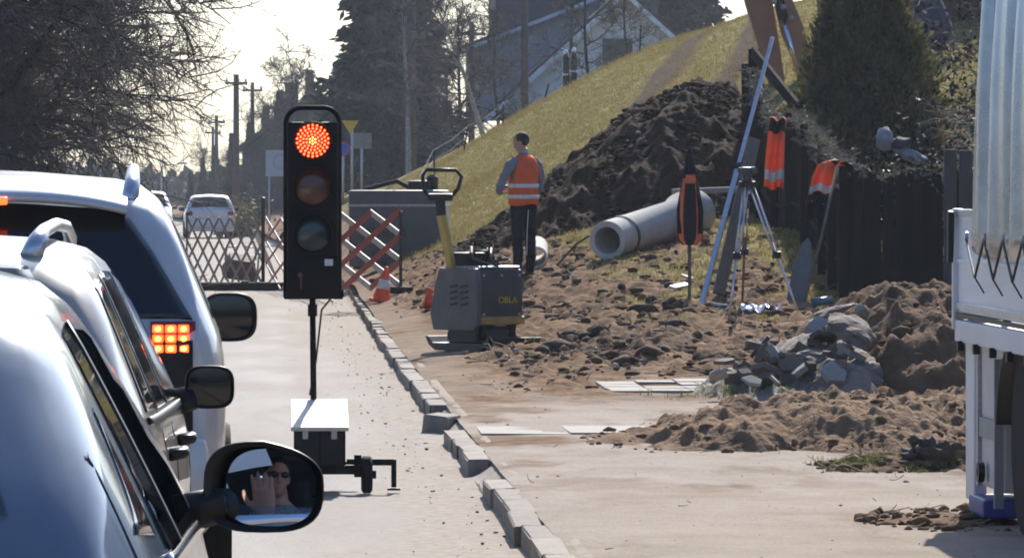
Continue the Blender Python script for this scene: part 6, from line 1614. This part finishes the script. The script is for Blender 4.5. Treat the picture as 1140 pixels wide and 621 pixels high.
# ================================================================== EXCAVATOR
def excavator():
    d = 88.0; O = mat('excavator_orange', (.36, .155, .075), .55, base2=(.25, .11, .06), scale=3); K = M_dust_black
    bx, by = at(985, 100, 96).x, 96.0; z0 = base_z(bx, by)
    root = thing('excavator', 'orange excavator with folded arm behind the thuja', 'excavator', (bx, by, z0)); o = root.location
    def pt(px, py, dd): return at(px, py, dd) - o
    A = pt(832, -55, d); Bq = pt(893, 118, d)          # dipper arm
    def beam(name, pts, ws, th, mt):
        s = MB(); vs = []; fs = []
        for i, p in enumerate(pts):
            t = (pts[min(i + 1, len(pts) - 1)] - pts[max(0, i - 1)]).normalized(); u = t.cross(Vector((0, 1, 0))).normalized(); w = ws[i] / 2
            for a_, b_ in ((-1, -1), (1, -1), (1, 1), (-1, 1)): vs.append(p + u * w * a_ + Vector((0, th / 2 * b_, 0)))
        for i in range(len(pts) - 1):
            for j in range(4): b_ = (j + 1) % 4; fs.append((i * 4 + j, i * 4 + b_, i * 4 + 4 + b_, i * 4 + 4 + j))
        fs.append((3, 2, 1, 0)); fs.append(tuple(len(vs) - 4 + j for j in range(4))); s.add(vs, fs); return s.build(name, mt, root, bevel=.02)
    beam('dipper_arm', [pt(832, -50, d), pt(844, 0, d), pt(869, 112, d)], [.46, .44, .22], .28, O)
    beam('arm_link', [pt(862, -30, d - .25), pt(882, 34, d - .25), pt(902, 92, d - .25)], [.22, .38, .26], .12, O)
    s = MB(); s.tube([pt(858, -40, d - .3), pt(872, 22, d - .3)], .085, 14); s.build('cylinder_barrel', K, root, smooth=True)
    s = MB(); s.tube([pt(872, 20, d - .3), pt(890, 88, d - .3)], .045, 12); s.build('cylinder_rod', M_chrome, root, smooth=True)
    for q in ((862, 2), (872, 8), (881, 20)):
        s = MB(); s.tube([pt(q[0], q[1], d - .42), pt(q[0], q[1], d + .3)], .05, 12); s.build('pin', M_galv, root, smooth=True)
    # bucket below, hidden by the fence and the spoil
    s = MB(); c = pt(884, 135, d); prof = [(-.35, .35), (-.45, 0), (-.3, -.4), (.1, -.5), (.45, -.35), (.3, -.3), (.0, -.38), (-.22, -.3), (-.33, 0), (-.22, .33)]
    s.prism(prof, .8, c + Vector((0, .4, 0)), Matrix(((1, 0, 0), (0, 0, -1), (0, 1, 0)))); s.build('bucket', K, root)
    # boom, house, cab and tracks
    beam('boom', [Vector((.1, 0, 1.3)), Vector((-.3, -3, 4.6)), pt(832, -50, d)], [.5, .6, .5], .34, O)
    s = MB(); s.cbox((.2, .6, 1.35), (2.2, 2.6, .9), .08); s.build('engine_house', O, root, smooth=True, auto=40)
    s = MB(); s.cbox((-.55, -.1, 1.85), (.85, 1.3, 1.5), .08); cb = s.build('cab', K, root, smooth=True, auto=40)
    s = MB(); s.box((-.55, -.76, 2.05), (.7, .02, .9)); s.build('cab_window', M_glass, cb)
    for sx in (-.85, .95):
        s = MB(); pr = [(-1.5, .35), (-1.3, .68), (1.3, .68), (1.5, .35), (1.3, .04), (-1.3, .04)]; s.prism(pr, .45, (sx - .22, 0, 0), Matrix(((0, 0, 1), (1, 0, 0), (0, 1, 0)))); s.build('track', M_rubber, root, bevel=.05)
excavator()

# ================================================================== HOUSES
def house():
    d = 178; root = thing('gabled_house', 'grey gabled house with dark roof on top of the bank', 'house', (at(690, 0, d).x, d, base_z(at(690, 0, d).x, d) - .5)); o = root.location
    P = lambda px, py, dd=0: at(px, py, d + dd) - o
    Wl = mat('render_grey', (.80, .80, .81), .9, base2=(.72, .72, .73), scale=.8); Rf = mat('roof_dark', (.045, .05, .062), .7, base2=(.035, .04, .05), scale=2); Tr = mat('trim_pale', (.65, .68, .72), .6)
    zb = 0.0
    # front gable volume: ridge runs away from the camera
    pk = P(694, -4); le = P(560, 118); re = P(775, 62)
    half = pk.x - le.x; right = pk.x + half * .8
    zr = pk.z - (right - pk.x) * (pk.z - le.z) / half
    s = MB(); s.prism([(le.x, zb), (right, zb), (right, zr), (pk.x, pk.z), (le.x, le.z)], 9, (0, 9, 0), (R(90), 0, 0)); s.build('wall', Wl, root)
    def slope(name, a, b, y0, y1, th, mt):
        dv = Vector((b[0] - a[0], 0, b[1] - a[1])); n = Vector((-dv.z, 0, dv.x)).normalized(); n = n if n.z > 0 else -n
        s = MB(); vs = []
        for q in (a, b):
            for y in (y0, y1):
                for k in (0, th): vs.append(Vector((q[0], y, q[1])) + n * k)
        s.add(vs, [(0, 1, 3, 2), (4, 6, 7, 5), (0, 4, 5, 1), (2, 3, 7, 6), (1, 5, 7, 3), (0, 2, 6, 4)]); return s.build(name, mt, root)
    sl = (pk.z - le.z) / half; e = .6
    r1 = slope('roof', (le.x - e, le.z - e * sl), (pk.x, pk.z), -.7, 9.5, .22, Rf)
    r2 = slope('roof', (right + e, zr - e * sl), (pk.x, pk.z), -.7, 9.5, .22, Rf)
    slope('barge_board', (le.x - e, le.z - e * sl - .05), (pk.x, pk.z - .05), -.78, -.71, .16, Tr); slope('barge_board', (right + e, zr - e * sl - .05), (pk.x, pk.z - .05), -.78, -.71, .16, Tr)
    # lean-to wing on the left with shallow verge
    a = P(528, 52, 5); b = P(668, -2, 5)
    s = MB(); s.prism([(a.x, zb), (b.x, zb), (b.x, b.z), (a.x, a.z)], 8, (0, 13, 0), (R(90), 0, 0)); s.build('wing_wall', mat('wing_grey', (.45, .46, .49), .9), root)
    slope('wing_roof', (a.x - .5, a.z - .2), (b.x, b.z), 4.4, 13.5, .18, Rf); slope('gutter', (a.x - .5, a.z - .25), (b.x, b.z - .05), 4.28, 4.39, .12, Tr)
    # taller block behind
    c0 = P(553, 40, 12); c1 = P(735, 40, 12); s = MB(); s.box(((c0.x + c1.x) / 2, 16, 5.2), (c1.x - c0.x, 6, 10.4)); s.build('upper_wall', mat('upper_brick', (.10, .09, .09), .9, base2=(.075, .068, .07), scale=3), root)
    s = MB(); s.prism([(c0.x - .4, 10.4), (c1.x + .4, 10.4), ((c0.x + c1.x) / 2, 13)], 7, (0, 19.5, 0), (R(90), 0, 0)); s.build('upper_roof', Rf, root)
    w = MB(); w.box((pk.x - .2, -.02, pk.z - 2.0), (1.0, .06, 1.2)); wo = w.build('window', M_glass, root)
    w = MB(); 
    for dx in (-.54, .54): w.box((pk.x - .2 + dx, -.04, pk.z - 2.0), (.08, .08, 1.3))
    for dz in (-.64, .64): w.box((pk.x - .2, -.04, pk.z - 2.0 + dz), (1.16, .08, .08))
    w.build('window_frame', Tr, wo)
house()
def barn():
    d = 236; root = thing('barn', 'dark distant barn with sloping roof behind the traffic light', 'barn', (at(340, 120, d).x, d, .2)); o = root.location
    P = lambda px, py: at(px, py, d) - o
    pk = P(352, 106); le = P(262, 168); re = P(440, 165); Dk = mat('barn_wall', (.055, .05, .05), .9); Rf = mat('barn_roof', (.05, .045, .045), .85)
    s = MB(); s.prism([(le.x + .3, 0), (re.x - .3, 0), (re.x - .3, re.z), (pk.x, pk.z), (le.x + .3, le.z)], 8, (0, 8, 0), (R(90), 0, 0)); s.build('wall', Dk, root)
    for q in (le, re):
        s = MB(); s.bar((q.x, 4, q.z), (pk.x, 4, pk.z + .1), 9.0, .2); s.build('roof', Rf, root)
    c = P(325, 118); s = MB(); s.box((c.x, 3, c.z + .3), (.6, .6, 1.4)); s.box((c.x, 3, c.z + 1.03), (.72, .72, .1)); s.build('chimney', Dk, root)
    s = MB(); s.box((.3, -.05, 1.2), (1.8, .06, 2.4)); s.build('door', M_board, root)
barn()
def cottage():
    d = 300; root = thing('distant_house', 'far low house wall at the bend left of the barn', 'house', (at(345, 240, d).x, d, .2)); 
    s = MB(); s.box((0, 3, 1.4), (7, 6, 2.8)); s.build('wall', mat('far_wall', (.3, .29, .28), .9), root)
    s = MB(); s.prism([(-4, 2.8), (4, 2.8), (0, 5)], 7, (0, 6.5, 0), (R(90), 0, 0)); s.build('roof', MATS['barn_roof'], root)
    for x in (-2, 1.5): s = MB(); s.box((x, -.03, 1.5), (1, .05, 1.1)); s.build('window', M_glass, root)
cottage()

# ================================================================== POLES, SIGNS, LAMPS
M_pole = mat('pole_wood', (.09, .08, .072), .85, base2=(.06, .052, .047), scale=4)
def utility_pole(label, px, top, d, w=.13, arms=True, z0=None):
    a = at(px, top, d); z = z0 if z0 is not None else (base_z(a.x, d) - .3 if a.x > 1 else 0); root = thing('utility_pole', label, 'pole', (a.x, d, z), group='utility poles'); h = a.z - z
    s = MB(); s.tube([(0, 0, 0), (0, 0, h)], [w, w * .75], 10); s.build('shaft', M_pole, root, smooth=True)
    if arms:
        s = MB(); s.box((0, 0, h - .35), (.9, .1, .1)); s.build('cross_arm', M_pole, root)
        for x in (-.38, 0, .38): s = MB(); s.lathe([(.03, 0), (.05, .05), (.03, .12), (0, .14)], (x, 0, h - .3), None, 8); s.build('insulator', M_conc, root, smooth=True)
    return Vector((a.x, d, a.z))
t1 = utility_pole('tallest far utility pole above the tree belt', 263, 83, 215, .15); t2 = utility_pole('far utility pole just right of the tallest one', 281, 92, 240, .12); t3 = utility_pole('small far utility pole left of the tallest one', 241, 129, 280, .12); t3b = utility_pole('smallest far utility pole, leftmost of all', 237, 141, 300, .1)
t4 = utility_pole('utility pole right of the traffic light handle', 368, 84, 190, .10, False); t5 = utility_pole('thick dark pole among the spruces', 457, -30, 165, .20, False); t6 = utility_pole('pole with cross arm left of the house', 525, 26, 172, .11); t7 = utility_pole('dark pole in front of the house wing', 584, -40, 160, .13, False); t8 = utility_pole('thin pole in front of the house gable', 636, -30, 150, .06, False)
def wire(label, a, b, sag, r=.012):
    s = MB(); s.tube([a.lerp(b, t) + Vector((0, 0, -sag * 4 * t * (1 - t))) for t in [k / 16 for k in range(17)]], r, 5); tag(s.build('overhead_wire', M_black, None), label, 'wire')
wire('overhead wire crossing the pale sky right of the bare trees', at(180, 42, 215), at(400, -16, 165), .3, .010)
wire('overhead wire between the far utility poles', t1 + Vector((0, 0, -.1)), t2 + Vector((0, 0, -.1)), .15)
def street_lamp():
    d = 260; a = at(180, 184, d); root = thing('street_lamp', 'thin far street lamp left of the distant car', 'street lamp', (a.x, d, 0)); h = a.z
    s = MB(); s.tube([(0, 0, 0), (0, 0, h - .05), (.2, 0, h), (.9, 0, h + .1)], [.06, .05, .04, .035], 8); s.build('mast', M_galv, root, smooth=True)
    s = MB(); s.cbox((1.0, 0, h + .1), (.5, .2, .1), .03); s.build('lamp_head', M_galv, root)
    d = 235; a = at(112, 178, d); root = thing('street_lamp', 'thin far street lamp above the off-road vehicle roof rail', 'street lamp', (a.x, d, 0)); h = a.z
    s = MB(); s.tube([(0, 0, 0), (0, 0, h - .05), (.3, 0, h), (1.0, 0, h + .2)], [.06, .05, .04, .035], 8); s.build('mast', M_galv, root, smooth=True)
    s = MB(); s.cbox((1.1, 0, h + .2), (.5, .2, .1), .03); s.build('lamp_head', M_galv, root)
street_lamp()
def sign_post(root, x, y, h): s = MB(); s.tube([(x, y, 0), (x, y, h)], .035, 8); s.build('post', M_galv, root, smooth=True)
def signs():
    d = 150; a = at(391, 130, d); z0 = base_z(a.x, d) - .2; root = thing('yield_sign', 'yellow inverted triangle road sign right of the traffic light', 'sign', (a.x, d, z0)); c = at(390, 142, d) - root.location
    Y = mat('sign_yellow', (.62, .38, .03), .5); s = MB(); s.prism([(-.235, .19), (.235, .19), (0, -.20)], .02, c, (R(90), 0, 0)); s.build('plate', Y, root)
    sign_post(root, c.x + .05, .05, c.z + .15)
    b = at(382, 166, d) - root.location; s = MB(); s.lathe([(.2, 0), (.2, .012)], b, (R(90), 0, 0), 24); bl = s.build('round_plate', mat('sign_blue', (.03, .07, .42), .5), root)
    s = MB(); s.lathe([(.165, .013), (.205, .013), (.205, .02), (.165, .02)], b, (R(90), 0, 0), 24, close=True); s.build('red_border', mat('sign_red', (.45, .03, .03), .5), bl); sign_post(root, b.x, .05, b.z + .1)
    d = 152; a = at(402, 157, d); z0 = base_z(a.x, d) - .2; root = thing('grey_sign', 'grey rectangular sign back beside the yellow triangle', 'sign', (a.x, d, z0)); c = a - root.location
    s = MB(); s.cbox(c, (.60, .02, .44), .004); s.build('plate', mat('sign_back', (.20, .205, .21), .5, .3), root); sign_post(root, c.x + .02, .04, c.z + .15)
    d = 175; a = at(313, 182, d); root = thing('notice_board', 'pale square information board left of the traffic light', 'sign', (a.x, d, 0)); c = a - root.location
    s = MB(); s.cbox(c, (1.0, .04, .84), .005); pl = s.build('plate', mat('board_pale', (.42, .44, .47), .6, base2=(.38, .40, .43), scale=3), root)
    s = MB(); s.lathe([(.20, 0), (.25, 0), (.25, .01), (.20, .01)], c + Vector((-.02, -.022, .06)), (R(90), 0, 0), 28, close=True); s.build('faint_ring', mat('ring_grey', (.33, .35, .38), .6), pl)
    for x in (-.38, .38): sign_post(root, c.x + x, .05, c.z + .3)
signs()
# dark gate piers with bright caps on the bank
for i, (px, w) in enumerate(((630, 7), (639, 8))):
    d = 128; t = at(px, 58 if i else 60, d); z0 = base_z(t.x, d); root = thing('gas_cylinder', ['dark steel cylinder with bright cap on the bank edge, left of its pair', 'dark steel cylinder with bright cap on the bank edge, right of its pair'][i], 'cylinder', (t.x, d, z0 - .1)); h = max(.6, t.z - z0 + .1)
    s = MB(); s.lathe([(.075, 0), (.08, .03), (.08, h - .1), (.06, h - .03), (.03, h)], n=16); s.build('body', mat('cylinder_dark', (.02, .025, .03), .25, .3), root, smooth=True)
    s = MB(); s.lathe([(.05, h - .02), (.055, h + .05), (.03, h + .09), (0, h + .1)], n=14); s.build('cap', M_chrome, root, smooth=True)
    s = MB(); s.lathe([(.082, h * .45), (.084, h * .45), (.084, h * .5), (.082, h * .5)], n=16, close=True); s.build('ring', M_chrome, root, smooth=True)
# wire fence on the bank
def bank_fence():
    pts = []
    root = thing('wire_fence', 'thin rusty wire fence with leaning posts along the bank', 'fence', (0, 0, 0))
    for (px, d, h, ln) in ((455, 100, .55, .0), (485, 112, .6, -.05), (515, 118, .6, .12), (560, 122, .5, 0), (604, 124, .45, .14), (655, 122, .6, -.05), (712, 117, .6, .03)):
        x = (px - VX) * d / FPX; z = gz(x, d); s = MB(); s.tube([(x, d, z - .1), (x + ln, d, z + h)], .022, 6); s.build('post', M_dust_black, root); pts.append(Vector((x + ln, d, z + h)))
    for k in (0, .2):
        for a, b in zip(pts[:-1], pts[1:]):
            s = MB(); s.tube([a - Vector((0, 0, k)), a.lerp(b, .5) - Vector((0, 0, k + .05)), b - Vector((0, 0, k))], .005, 5); s.build('wire', M_dust_black, root)
bank_fence()
# yellow-green bush beside the distant car
c = at(268, 232, 190); P = np.stack([rv.normal(c.x, .5, 1500), rv.normal(190, .5, 1500), np.abs(rv.normal(0, .55, 1500))], 1)
leaves('roadside_bush', 'yellowish bush beside the distant white car', P, .16, mat('bush_yellow', (.22, .19, .06), .8, island=.4), 8, 'bush'); bpy.data.objects['roadside_bush']['kind'] = 'thing'
# woodland far away
def far_wood():
    n = 24000; x = -60 + rv.random(n) * 130; y = 420 + rv.random(n) * 60; hh = 1.6 + 2.4 * vnoise(x * .12, y * .05, 3); z = rv.random(n) ** .7 * hh
    leaves('woodland', 'hazy far woodland where the road ends', np.stack([x, y, z], 1), 1.1, mat('wood_far', (.05, .055, .04), .9, island=.4), 9)
far_wood()

# ================================================================== HAZE
hzm = bpy.data.materials.new('haze'); hzm.use_nodes = True; nt = hzm.node_tree; nt.nodes.remove(nt.nodes['Principled BSDF'])
pv = nt.nodes.new('ShaderNodeVolumePrincipled'); pv.inputs['Color'].default_value = (.80, .88, 1.0, 1); pv.inputs['Density'].default_value = .0002; pv.inputs['Anisotropy'].default_value = .35
nt.links.new(pv.outputs[0], nt.nodes['Material Output'].inputs['Volume'])
s = MB(); s.box((0, 300, 12), (640, 840, 30)); hz_o = s.build('haze', hzm); tag(hz_o, 'thin bluish spring haze', 'haze', kind='stuff')
